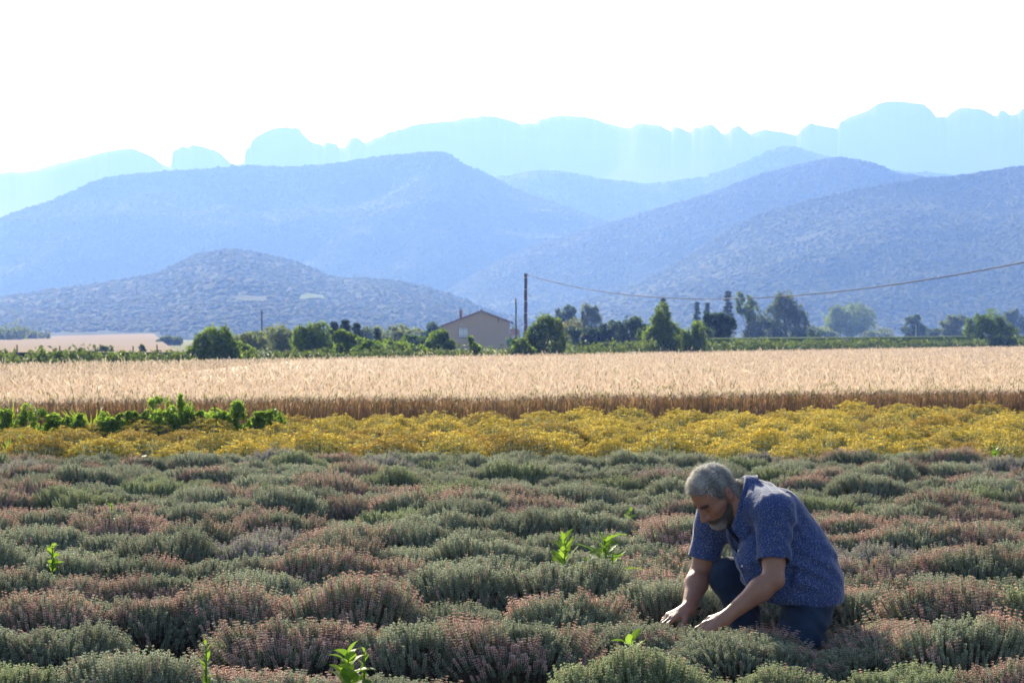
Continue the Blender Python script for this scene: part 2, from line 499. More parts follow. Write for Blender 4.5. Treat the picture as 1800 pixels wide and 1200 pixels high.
ridge('hill', 'long wooded mountain with a flat-topped summit at left', O_LONG, 2750, 2340, 0.34, 37, M_wood_hill, 64000, 2.8, 320, 'woodland over the long blue mountain', rough=2.0, nearer=(O_MID, O_DARK, O_FOOT))
ridge('hill', 'middle wooded ridge falling towards the valley', O_MID,
      2320, 1920, 0.30, 53, M_wood_hill, 80000, 2.5, 270, 'woodland on the middle ridge', rough=2.0, nearer=(O_DARK, O_FOOT))
ridge('hill', 'darker wooded ridge rising to the right', O_DARK,
      1850, 1150, 0.32, 71, M_wood_hill, 62000, 2.0, 210, 'woodland on the darker ridge', rough=2.0, nearer=(O_FOOT,))
foot = ridge('hill', 'low wooded foothill with meadows', O_FOOT, 1650, 900, 0.22, 89, M_wood_hill, 40000, 2.2, 170, 'woodland covering the low foothill', rough=2.5,
      holes=((410, 470, 519, 530), (520, 572, 518, 530), (-200, 285, 583, 605)))

def patch(name, label, quad_px, surf, mat, lift, n=14):
    """a field draped over the foothill: quad_px = four (px, t)"""
    q = np.array(quad_px, float)
    u, v = np.meshgrid(np.linspace(0, 1, n), np.linspace(0, 1, n))
    u = u.ravel(); v = v.ravel()
    P = (q[0] * (1 - u)[:, None] + q[1] * u[:, None]) * (1 - v)[:, None] + (q[3] * (1 - u)[:, None] + q[2] * u[:, None]) * v[:, None]
    x, y, z = surf(P[:, 0], P[:, 1])
    i, j = np.meshgrid(np.arange(n - 1), np.arange(n - 1), indexing='ij')
    a = (i * n + j).ravel()
    o = obj(name, mesh_data(name, np.stack([x, y, z + lift], 1), [np.stack([a, a + 1, a + n + 1, a + n], 1)], mat, None, True))
    return tag(o, label, 'field', kind='structure')

def t_for_row(surf, px, py):
    t = np.linspace(0, 1, 400)
    x, y, z = surf(np.full(400, float(px)), t)
    row = HZ - (z - CH) / y * F
    return float(t[np.argmin(np.abs(row - py))])
patch('meadow', 'small bright green meadow among the foothill woods', [(525, t_for_row(foot, 525, 529)), (570, t_for_row(foot, 570, 528)), (568, t_for_row(foot, 568, 521)), (530, t_for_row(foot, 530, 521))], foot, M_meadow, 1.0)

def plain_field():
    """pinkish stubble field on the valley floor behind the hedge, rising gently towards the foothill"""
    n, m = 40, 16
    V = []
    for j in range(m):
        v = j / (m - 1)
        for i in range(n):
            u = i / (n - 1)
            d = 150 + 620 * v
            pxl = -300 + 400 * v
            pxr = 320 - 50 * v ** 0.5
            px = pxl + (pxr - pxl) * u
            row = 619 - 31 * v ** 0.7 - 4 * (u - 0.5) * v
            V.append((at(px, d), d, zat(row, d)))
    V = np.array(V)
    a = np.array([j * n + i for j in range(m - 1) for i in range(n - 1)])
    o = obj('stubble_field', mesh_data('stubble_field', V, [np.stack([a, a + 1, a + n + 1, a + n], 1)], M_field, None, True))
    tag(o, 'pinkish bare field on the valley floor below the foothill', 'field', kind='structure')
plain_field()

# ------------------------------------------------------------------ the air
def haze():
    m = bpy.data.materials.new('valley_haze')
    m.use_nodes = True
    nt = m.node_tree
    for n in list(nt.nodes):
        if n.type != 'OUTPUT_MATERIAL':
            nt.nodes.remove(n)
    pv = nt.nodes.new('ShaderNodeVolumePrincipled')
    pv.inputs['Color'].default_value = (*HAZE_COLOR, 1)
    pv.inputs['Density'].default_value = HAZE_DENSITY
    pv.inputs['Anisotropy'].default_value = HAZE_G
    pv.inputs['Absorption Color'].default_value = (1, 1, 1, 1)
    nt.links.new(pv.outputs['Volume'], nt.nodes['Material Output'].inputs['Volume'])
    h = obj('haze', MB().box((-14500, -60, -30), (14500, 18000, 462)).data('haze', m))
    tag(h, 'blue morning haze filling the valley', 'haze', kind='stuff')
haze()

# ------------------------------------------------------------------ trees, bushes and hedges beyond the wheat
LEAF_V = np.array([(0, -0.5, 0), (0.28, 0.0, 0.10), (0, 0.55, 0.0), (-0.28, 0.0, 0.10)])
LEAF_F = np.array([(0, 1, 2, 3)])

def rand_rot(r, n, up=None, bias=0.0):
    """n random orthonormal frames; third axis leans to `up` (n,3) by bias"""
    a = r.normal(size=(n, 3)); a = unit(a)
    if up is not None:
        a = unit(a * (1 - bias) + up * bias)
    b = r.normal(size=(n, 3)); b = unit(b - a * (a * b).sum(1, keepdims=True))
    c = np.cross(a, b)
    return np.stack([c, b, a], -1)        # columns x,y,z

def scatter(tv, tf, pos, rot, scale, col):
    n = len(pos)
    V = np.einsum('nij,vj->nvi', rot, tv) * np.asarray(scale).reshape(n, 1, -1) + pos[:, None]
    Fc = (tf[None] + (np.arange(n) * len(tv))[:, None, None]).reshape(-1, tf.shape[1])
    return V.reshape(-1, 3), Fc, np.repeat(col, len(tv), 0)

def crown(lobes, n, leaf, c0, c1, seed, clump=0.35, zmin=0.05, bias=0.35, rag=0.22):
    """leaf clumps through the volume of ellipsoid lobes (cx,cy,cz,rx,ry,rz): uneven outline, gaps, light and dark clumps"""
    r = np.random.default_rng(seed)
    mb = MB()
    vol = np.array([l[3] * l[4] * l[5] for l in lobes]) ** 0.66
    cnt = (n * vol / vol.sum()).astype(int)
    for l, k in zip(lobes, cnt):
        if k < 4: continue
        c = np.array(l[:3]); rad = np.array(l[3:6])
        dirs = unit(r.normal(size=(k, 3)))
        # gather leaves into boughs
        nb = max(6, k // 40)
        bd = unit(r.normal(size=(nb, 3))); bo = r.integers(0, nb, k)
        dirs = unit(dirs * (1 - clump) + bd[bo] * clump * 1.6)
        br = r.uniform(1 - rag, 1 + rag, nb)
        rr = r.uniform(0.35, 1.0, k) ** 0.45 * br[bo]
        p = c + dirs * rad * rr[:, None]
        keep = p[:, 2] > zmin
        p, dirs, bo2 = p[keep], dirs[keep], bo[keep]
        m = len(p)
        if not m: continue
        rot = rand_rot(r, m, dirs, bias)
        s = leaf * r.uniform(0.6, 1.5, (m, 1))
        bt = r.uniform(0, 1, nb)[bo2]
        t = np.clip(0.6 * bt + 0.4 * r.uniform(0, 1, m), 0, 1)[:, None]
        col = np.array(c0) * (1 - t) + np.array(c1) * t
        mb.add(*[(lambda V, Fc, C: (V, [Fc], C))(*scatter(LEAF_V, LEAF_F, p, rot, s, col))][0])
    return mb

def trunk_mesh(h, r0, lobes, seed, col=(0.10, 0.075, 0.055)):
    r = np.random.default_rng(seed)
    mb = MB()
    lean = r.normal(0, 0.03, 2) * h
    mb.tube([(0, 0, -0.15), (lean[0] * 0.3, lean[1] * 0.3, h * 0.35), (lean[0], lean[1], h * 0.7), (lean[0] * 1.2, lean[1] * 1.2, h)], [r0 * 1.25, r0, r0 * 0.6, r0 * 0.2], 7, col)
    for l in lobes[:7]:
        z0 = h * r.uniform(0.2, 0.6)
        s = np.array((lean[0] * z0 / h, lean[1] * z0 / h, z0)); e = np.array(l[:3])
        mid = (s + e) / 2 + np.array([0, 0, 0.08 * h])
        mb.tube([s, mid, e], [r0 * 0.5, r0 * 0.3, r0 * 0.1], 5, col)
    return mb

DG, LG = (0.030, 0.052, 0.020), (0.085, 0.125, 0.035)       # dark and light leaf colours

def lobes_round(w, h, seed, n=9, base=0.12, top=1.0, depth=0.9, pw=1.0):
    """lobes filling an upright egg of width w, height h"""
    r = np.random.default_rng(seed)
    L = [(0, 0, h * (base + top) / 2, w * 0.34, w * 0.34 * depth, h * (top - base) * 0.42)]
    for i in range(n):
        a = 6.283 * i / n + r.uniform(-0.4, 0.4)
        t = r.uniform(0.1, 0.95)
        rr = w * 0.36 * math.sqrt(max(0.03, 1 - (max(0.0, t - 0.35) / 0.72) ** 2)) * r.uniform(0.8, 1.1)
        s = w * r.uniform(0.16, 0.25)
        zc = h * (base + (top - base) * t)
        zc = min(zc, h * top - s * 0.8); zc = max(zc, s * 0.6)
        L.append((rr * math.cos(a), rr * math.sin(a) * depth, zc, s, s * depth, s * r.uniform(0.8, 1.1)))
    return L

def put_tree(name, label, cat, px, d, ytop, wpx, seed, ybot=None, n=1500, leaf=None, c0=DG, c1=LG, lobes=None, group=None, trunk=True, nl=9, base=0.12, mat=None, clump=0.35):
    x = at(px, d); z0 = float(ground_z(x, d))
    if ybot is not None: z0 = min(z0, zat(ybot, d)) if ybot > 610 else z0
    h = zat(ytop, d) - z0
    w = wpx / F * d
    if lobes is None:
        lobes = lobes_round(w, h, seed, nl, base)
    else:
        lobes = [(l[0] * w, l[1] * w, l[2] * h, l[3] * w, l[4] * w, l[5] * h) for l in lobes]
    e = empty(name, (x, d, z0))
    tag(e, label, cat, group)
    leaf = leaf or max(0.10, 3.4 / F * d)
    obj('crown', crown(lobes, int(n * 1.6), leaf * 1.3, np.array(c0) * 1.25, np.array(c1) * 1.55, seed, 0.5, rag=0.33).data('crown', mat or M_tree), e)
    if trunk:
        obj('trunk', trunk_mesh(h * 0.8, max(0.04, w * 0.035), lobes[1:], seed + 1).data('trunk', M_bark, True), e)
    return e

def hedge_d(px):
    k = (px - 900) / F
    s = (17.6 + k * 80) / (65.6 - k * 140)
    return 80 + 140 * s

def conifer(name, label, px, d, ytop, wpx, seed, c0=(0.022, 0.04, 0.022), c1=(0.06, 0.085, 0.04), group=None, n=900, base=0.05):
    n = int(n * 1.8)
    r = np.random.default_rng(seed)
    x = at(px, d); z0 = float(ground_z(x, d)); h = zat(ytop, d) - z0; w = wpx / F * d
    e = empty(name, (x, d, z0)); tag(e, label, 'conifer', group)
    mb = MB()
    tiers = 15
    P, Rt, S, Cc = [], [], [], []
    for k in range(tiers):
        t = (k + 0.5) / tiers
        z = h * (base + (1 - base) * t)
        rad = w * 0.5 * (1 - t) ** 0.85 * r.uniform(0.75, 1.15) + 0.04 * w
        nb = int(5 + 9 * (1 - t))
        for b in range(nb):
            a = r.uniform(0, 6.283); L = rad * r.uniform(0.7, 1.15)
            m = max(3, int(n / tiers / nb))
            q = r.uniform(0.15, 1, m) ** 0.7
            pp = np.stack([np.cos(a) * L * q, np.sin(a) * L * q, z - 0.18 * L * q + r.normal(0, 0.02 * h / tiers * 4, m)], 1) + r.normal(0, 0.045 * w, (m, 3)) * np.array([1, 1, 0.5])
            P.append(pp)
    P = np.concatenate(P); m = len(P)
    rot = rand_rot(r, m, np.tile([0, 0, 1.0], (m, 1)), 0.4)
    t = r.uniform(0, 1, (m, 1))
    s = max(0.15, 4.6 / F * d) * r.uniform(0.6, 1.4, (m, 1))
    V, Fc, C = scatter(LEAF_V * np.array([0.8, 1.2, 1]), LEAF_F, P, rot, s, np.array(c0) * (1 - t) + np.array(c1) * t)
    mb.add(V, [Fc], C)
    obj('crown', mb.data('crown', M_tree), e)
    obj('trunk', MB().tube([(0, 0, -0.1), (0, 0, h * 0.5), (0, 0, h * 0.97)], [w * 0.05, w * 0.03, w * 0.006], 6, (0.10, 0.07, 0.05)).data('trunk', M_bark, True), e)
    return e

YG0, YG1 = (0.045, 0.075, 0.018), (0.15, 0.20, 0.045)
OL0, OL1 = (0.07, 0.085, 0.05), (0.15, 0.165, 0.10)
GR0, GR1 = (0.05, 0.065, 0.04), (0.12, 0.14, 0.08)

def tall_lobes(spec):
    return spec

# --- on the hedge line, dark with sunlit tops
put_tree('bush', 'broad dark green bush standing on the hedge, widest on its side of the house', 'bush', 372, hedge_d(372) + 2, 571, 108, 201, n=4200, leaf=0.10, c0=DG, c1=YG1,
         lobes=[(0.05, 0, 0.42, 0.30, 0.3, 0.42), (0.02, -0.05, 0.72, 0.20, 0.2, 0.27), (0.18, 0.05, 0.74, 0.13, 0.15, 0.22), (-0.14, 0.05, 0.62, 0.15, 0.15, 0.20), (0.30, 0, 0.45, 0.17, 0.2, 0.34), (-0.30, 0, 0.28, 0.20, 0.2, 0.27), (-0.42, 0, 0.16, 0.14, 0.2, 0.16), (0.4, 0, 0.24, 0.1, 0.15, 0.22)])
put_tree('bush', 'tall dark bush with yellow-green top beside the thick brown pole', 'bush', 957, hedge_d(957) + 2, 551, 80, 202, n=4200, leaf=0.11, c0=DG, c1=YG1,
         lobes=[(0.02, 0, 0.4, 0.36, 0.36, 0.4), (0.05, 0, 0.74, 0.24, 0.24, 0.25), (0.24, 0, 0.7, 0.16, 0.2, 0.2), (-0.2, 0, 0.62, 0.18, 0.2, 0.2), (0.34, 0, 0.4, 0.16, 0.2, 0.3), (-0.36, 0, 0.3, 0.16, 0.2, 0.28), (-0.44, 0, 0.12, 0.14, 0.2, 0.14)])
put_tree('bush', 'dark ivy-clad bush rising to a narrow leafy point right of the pole', 'bush', 1163, hedge_d(1163) + 2, 533, 66, 203, n=4600, leaf=0.12, c0=DG, c1=YG1,
         lobes=[(0.0, 0, 0.28, 0.40, 0.4, 0.28), (0.02, 0, 0.55, 0.28, 0.3, 0.26), (0.02, 0, 0.80, 0.19, 0.2, 0.2), (-0.3, 0, 0.34, 0.2, 0.25, 0.24), (0.3, 0, 0.42, 0.22, 0.25, 0.22), (-0.14, 0, 0.62, 0.2, 0.2, 0.16)])
put_tree('bush', 'light green bush leaning against the pointed ivy-clad bush', 'bush', 1212, hedge_d(1212) + 1, 560, 62, 204, n=3200, leaf=0.12, c0=(0.04, 0.07, 0.02), c1=YG1,
         lobes=[(-0.1, 0, 0.35, 0.36, 0.35, 0.36), (0.22, 0, 0.7, 0.16, 0.2, 0.28), (-0.25, 0, 0.55, 0.2, 0.25, 0.2), (0.28, 0, 0.35, 0.2, 0.25, 0.34)])
put_tree('bush', 'isolated round dark bush on the green verge, far along the hedge', 'bush', 1742, hedge_d(1742) + 2, 546, 98, 205, n=4200, leaf=0.17, c0=DG, c1=(0.11, 0.16, 0.04),
         lobes=[(0, 0, 0.42, 0.34, 0.34, 0.42), (0.03, 0, 0.74, 0.16, 0.2, 0.26), (-0.2, 0, 0.7, 0.14, 0.2, 0.2), (0.2, 0, 0.68, 0.14, 0.2, 0.2), (-0.33, 0, 0.5, 0.15, 0.2, 0.26), (0.36, 0, 0.46, 0.14, 0.2, 0.26), (-0.4, 0, 0.72, 0.07, 0.1, 0.1), (0.28, 0, 0.2, 0.2, 0.2, 0.2), (-0.26, 0, 0.2, 0.2, 0.2, 0.2)])
# --- around the house and left of it
put_tree('bush', 'pale olive shrub beside the slender pole', 'bush', 497, 150, 578, 72, 211, n=1700, c0=OL0, c1=OL1)
put_tree('bush', 'low olive shrub between the big bush and the slender pole', 'bush', 440, 140, 584, 70, 209, n=1500, c0=OL0, c1=OL1)
put_tree('bush', 'leafy bush with sunlit yellow-green top before the dark conifers', 'bush', 548, 118, 569, 84, 212, n=3200, leaf=0.11, c0=DG, c1=YG1)
put_tree('bush', 'light green shrub at the foot of the dark conifers', 'bush', 607, 112, 581, 50, 213, n=1800, leaf=0.11, c0=YG0, c1=YG1)
conifer('conifer', 'pointed dark conifer, leftmost of the three behind the shrubs', 588, 170, 566, 48, 214, n=1300)
conifer('conifer', 'pointed dark conifer, middle of the three behind the shrubs', 607, 175, 563, 52, 215, n=1300)
conifer('conifer', 'pointed dark conifer, third of the three behind the shrubs', 627, 172, 568, 46, 216, n=1300)
conifer('conifer', 'small lone conifer between the dark trio and the house', 663, 160, 577, 30, 217, n=800)
put_tree('bush', 'low bright green bush below the small lone conifer', 'bush', 648, 110, 597, 64, 218, n=1700, leaf=0.11, c0=YG0, c1=YG1)
put_tree('tree', 'olive grey fruit tree behind the low hedge left of the house', 'tree', 690, 240, 571, 62, 219, n=1400, c0=OL0, c1=OL1)
put_tree('tree', 'olive grey fruit tree next to the dark cypress', 'tree', 722, 250, 574, 60, 220, n=1400, c0=OL0, c1=OL1)
put_tree('bush', 'low bright green bush by the field edge left of the house', 'bush', 706, 112, 599, 80, 221, n=2000, leaf=0.11, c0=YG0, c1=YG1)
put_tree('tree', 'narrow dark cypress at the left corner of the house', 'tree', 757, 250, 567, 44, 222, n=1700, c0=(0.02, 0.04, 0.022), c1=(0.055, 0.085, 0.04),
         lobes=[(0, 0, 0.35, 0.38, 0.38, 0.36), (0.08, 0, 0.68, 0.22, 0.22, 0.32), (-0.25, 0, 0.35, 0.24, 0.2, 0.3)])
put_tree('bush', 'leafy bush hiding the left corner of the house', 'bush', 772, 116, 579, 52, 223, n=2600, leaf=0.11, c0=DG, c1=YG1)
put_tree('bush', 'small dark bush before the house wall', 'bush', 788, 115, 601, 24, 224, n=1000, leaf=0.1, c0=DG, c1=LG)
put_tree('bush', 'small light green sapling before the house wall', 'bush', 832, 113, 592, 24, 225, n=420, leaf=0.12, c0=YG0, c1=(0.19, 0.24, 0.06), nl=6)
put_tree('bush', 'dark low shrub at the right corner of the house', 'bush', 899, 300, 594, 22, 226, n=700, c0=DG, c1=LG)
put_tree('bush', 'yellow-green low bush at the foot of the poles', 'bush', 918, 118, 596, 46, 227, n=1300, leaf=0.1, c0=YG0, c1=YG1)
put_tree('tree', 'small olive tree behind the right corner of the house', 'tree', 903, 380, 569, 20, 228, n=500, c0=GR0, c1=GR1)
put_tree('bush', 'broad olive thicket behind the pale shrub and slender pole', 'bush', 468, 230, 585, 90, 281, n=1900, c0=OL0, c1=OL1)
put_tree('bush', 'olive thicket between the leafy bush and the pale olive shrub', 'bush', 520, 200, 583, 60, 282, n=1500, c0=OL0, c1=OL1)
put_tree('tree', 'greyish orchard tree behind the small lone conifer', 'tree', 652, 260, 575, 56, 283, n=1500, c0=GR0, c1=GR1)
put_tree('bush', 'dark green bush below the olive fruit trees', 'bush', 735, 180, 590, 50, 284, n=1400, c0=DG, c1=LG)
put_tree('bush', 'low dark bush right of the broad bush on the hedge', 'bush', 425, 112, 598, 54, 285, n=1500, c0=DG, c1=YG1, leaf=0.11)
put_tree('bush', 'mid green bush between the conifer run and the ivy-clad bush', 'bush', 1138, 160, 572, 46, 286, n=1700, c0=DG, c1=LG)
put_tree('bush', 'dark green bush between the light green bush and the blackish conifers', 'bush', 1238, 170, 566, 44, 287, n=1700, c0=DG, c1=LG)
put_tree('bush', 'low hazy thicket between the big dark tree and the pale tree', 'bush', 1445, 480, 576, 50, 288, n=900, c0=GR0, c1=GR1)
put_tree('bush', 'low hazy thicket right of the pale hazy tree', 'bush', 1545, 520, 581, 60, 289, n=900, c0=GR0, c1=GR1)
put_tree('bush', 'low hazy thicket between the olive tree and the dark rounded tree', 'bush', 1650, 500, 578, 46, 290, n=800, c0=GR0, c1=GR1)
# --- right of the pole
put_tree('tree', 'round dark hazy tree, nearer the pole of the two side by side', 'tree', 994, 330, 538, 44, 231, n=1700, c0=(0.03, 0.05, 0.022), c1=(0.075, 0.105, 0.04))
put_tree('tree', 'greyish three-topped tree just right of the round hazy tree', 'tree', 1038, 330, 534, 42, 232, n=1700, c0=GR0, c1=GR1,
         lobes=[(0, 0, 0.5, 0.34, 0.34, 0.34), (-0.22, 0, 0.78, 0.19, 0.2, 0.22), (0.02, 0, 0.86, 0.16, 0.2, 0.14), (0.24, 0, 0.8, 0.18, 0.2, 0.2), (0.3, 0, 0.5, 0.2, 0.2, 0.25), (-0.3, 0, 0.5, 0.2, 0.2, 0.25)])
put_tree('bush', 'grey brown thin thicket right behind the tall bush by the pole', 'bush', 1003, 200, 564, 60, 233, n=900, c0=OL0, c1=(0.17, 0.15, 0.11))
for i, (px, yt, w) in enumerate(((1018, 573, 46), (1045, 571, 46), (1072, 567, 40))):
    put_tree('hedge_conifer', ['dark conifer hedge plant nearest the tall bush by the pole', 'dark conifer hedge plant in the middle of the low run', 'dark conifer hedge plant where the low run meets the taller run'][i], 'conifer', px, 190, yt, w, 240 + i, n=1500, c0=(0.018, 0.035, 0.028), c1=(0.045, 0.07, 0.05), base=0.02, group='dark conifer hedge')
for i, (px, yt, w) in enumerate(((1082, 561, 36), (1103, 557, 40), (1125, 558, 38))):
    put_tree('hedge_conifer', ['mid green clipped conifer, first of the taller run from the pole', 'mid green clipped conifer, second of the taller run from the pole', 'mid green clipped conifer, third of the taller run from the pole'][i], 'conifer', px, 195, yt, w, 245 + i, n=1500, c0=(0.025, 0.05, 0.022), c1=(0.07, 0.10, 0.035), base=0.02, group='dark conifer hedge')
conifer('conifer', 'dark spire of a conifer rising behind the pointed ivy-clad bush', 1166, 210, 524, 26, 250, c0=(0.02, 0.03, 0.018), c1=(0.05, 0.055, 0.03), n=1300)
for i, (px, yt, w) in enumerate(((1252, 552, 40), (1272, 545, 44))):
    put_tree('hedge_conifer', ['blackish conifer bush just right of the light green bush', 'taller blackish conifer bush below the firs'][i], 'conifer', px, 180, yt, w, 252 + i, n=2000, c0=(0.016, 0.03, 0.02), c1=(0.04, 0.065, 0.035), base=0.02)
conifer('fir_tree', 'hazy fir, left of the close pair', 1225, 360, 531, 24, 255, n=1100, group='hazy firs')
conifer('fir_tree', 'hazy fir, right of the close pair', 1243, 360, 532, 24, 256, n=1100, group='hazy firs')
conifer('fir_tree', 'tallest hazy fir beside the airy tree', 1280, 370, 511, 32, 257, n=1400, group='hazy firs')
put_tree('tree', 'airy tree with open branches between the tall fir and the big dark tree', 'tree', 1313, 340, 513, 44, 258, n=1100, c0=YG0, c1=(0.11, 0.15, 0.04),
         lobes=[(-0.28, 0, 0.86, 0.18, 0.2, 0.13), (0.05, 0, 0.78, 0.2, 0.2, 0.13), (0.3, 0, 0.68, 0.2, 0.2, 0.13), (-0.12, 0, 0.62, 0.24, 0.2, 0.12), (0.1, 0, 0.52, 0.2, 0.2, 0.1), (-0.3, 0, 0.7, 0.14, 0.2, 0.1)])
put_tree('tree', 'lower dark tree against the left flank of the big dark tree', 'tree', 1330, 345, 541, 50, 259, n=1700, c0=(0.028, 0.04, 0.024), c1=(0.06, 0.08, 0.04))
put_tree('tree', 'big dark egg-shaped tree under the sagging cable', 'tree', 1382, 350, 514, 80, 260, n=4200, c0=(0.028, 0.042, 0.022), c1=(0.075, 0.095, 0.04),
         lobes=[(0, 0, 0.4, 0.40, 0.4, 0.42), (-0.02, 0, 0.72, 0.29, 0.3, 0.27), (-0.06, 0, 0.88, 0.18, 0.2, 0.12), (0.22, 0, 0.66, 0.2, 0.25, 0.2), (0.34, 0, 0.42, 0.15, 0.25, 0.25), (-0.32, 0, 0.45, 0.15, 0.25, 0.3), (-0.28, 0, 0.15, 0.2, 0.25, 0.2), (0.3, 0, 0.15, 0.2, 0.25, 0.2)])
put_tree('bush', 'small green bush at the right foot of the big dark tree', 'bush', 1430, 330, 574, 26, 261, n=600, c0=DG, c1=LG)
put_tree('tree', 'broad pale hazy tree standing alone beyond the verge', 'tree', 1490, 620, 537, 88, 262, n=3000, c0=(0.06, 0.085, 0.03), c1=(0.13, 0.165, 0.06), nl=14)
put_tree('tree', 'dark rounded tree with a low flank beyond the verge', 'tree', 1606, 450, 555, 42, 263, n=1500, c0=DG, c1=(0.07, 0.095, 0.04))
put_tree('bush', 'low flank bush right of the dark rounded tree', 'bush', 1630, 455, 575, 32, 264, n=700, c0=DG, c1=(0.07, 0.095, 0.04))
put_tree('tree', 'olive tree half hidden by the isolated round bush', 'tree', 1676, 430, 548, 50, 265, n=1700, c0=GR0, c1=GR1)
put_tree('tree', 'bluish tree cut by the frame edge beyond the isolated round bush', 'tree', 1786, 560, 545, 48, 266, n=1200, c0=(0.035, 0.05, 0.03), c1=(0.08, 0.10, 0.05))
# --- far left, in the stubble field
put_tree('tree', 'bluish round tree at the end of the pinkish field', 'tree', 300, 430, 592, 46, 270, n=1200, c0=GR0, c1=GR1)
put_tree('bush', 'low bluish bush standing in the pinkish field', 'bush', 185, 160, 607, 34, 271, n=500, c0=GR0, c1=GR1)
put_tree('bush', 'tiny bluish bush right of the low one in the pinkish field', 'bush', 250, 160, 605, 12, 272, n=200, c0=GR0, c1=GR1)
put_tree('tree', 'hazy tree group at the left end of the pinkish field', 'tree', 10, 560, 574, 90, 273, n=1600, c0=GR0, c1=GR1)
put_tree('tree', 'hazy tree at the upper left border of the pinkish field', 'tree', 62, 600, 580, 52, 274, n=700, c0=GR0, c1=GR1)

def hedge(label, p0, p1, seed, hmul=1.0, per=30):
    """bramble hedge along the far edge of the wheat between two picture columns"""
    r = np.random.default_rng(seed)
    q = []
    for px in np.linspace(p0, p1, 60):
        d = hedge_d(px) + 1.2
        q.append((at(px, d), d))
    q = np.array(q)
    c = q.mean(0)
    seg = np.linalg.norm(np.diff(q, axis=0), axis=1); L = np.concatenate([[0], np.cumsum(seg)])
    lob = []
    s = 0.0
    k = 0
    while s < L[-1]:
        x = np.interp(s, L, q[:, 0]); y = np.interp(s, L, q[:, 1])
        d = y
        lowest = CH + (HZ - (np.interp((x / y) * F + 900, [0, 330, 900, 1240, 1500, 1800], [615, 614, 605, 597, 597.5, 594.5]))) / F * d
        h = max(0.5, lowest) * hmul * r.uniform(0.85, 1.12)
        lob.append((x - c[0], y - c[1], h * 0.45, r.uniform(0.5, 0.9), r.uniform(0.5, 0.8), h * 0.55))
        s += r.uniform(0.5, 0.9); k += 1
    n = int(len(lob) * per * 2.6)
    e = obj('hedge', crown(lob, n, 0.18, (0.04, 0.06, 0.025), (0.15, 0.19, 0.06), seed, 0.4, zmin=-0.4, rag=0.35).data('hedge', M_tree), None, (c[0], c[1], 0))
    return tag(e, label, 'hedge', 'bramble hedge along the wheat')
hedge('low bramble hedge along the wheat in front of the pinkish field', -160, 322, 301, per=75)
hedge('low bramble hedge running past the house to the thick pole', 426, 930, 302, 0.85, per=60)
hedge('low bramble hedge below the dark conifers right of the pole', 990, 1250, 303, per=55)
hedge('low bramble hedge below the green verge, running to the frame edge', 1250, 1900, 304, per=50)

def verge():
    """strip of fresh grass behind the hedge on the right"""
    V = []
    n = 40
    for px in np.linspace(1180, 2050, n):
        d = hedge_d(min(px, 1880)) + 3
        for k, (dd, dz) in enumerate(((0, 0.0), (1.0, 0.95), (30, 1.0), (60, 0.2))):
            row = np.interp(px, [1180, 1500, 1800], [595, 592.5, 589.5])
            z = (zat(row, d) - 0.0) * (1 if dz else 0) * dz
            V.append((at(px, d + dd), d + dd, z if dz else -0.5))
    a = np.array([i * 4 + j for i in range(n - 1) for j in range(3)])
    o = obj('grass_verge', mesh_data('grass_verge', V, [np.stack([a, a + 4, a + 5, a + 1], 1)], M_meadow, None, True))
    tag(o, 'raised green grass bank behind the hedge', 'verge', kind='structure')
verge()

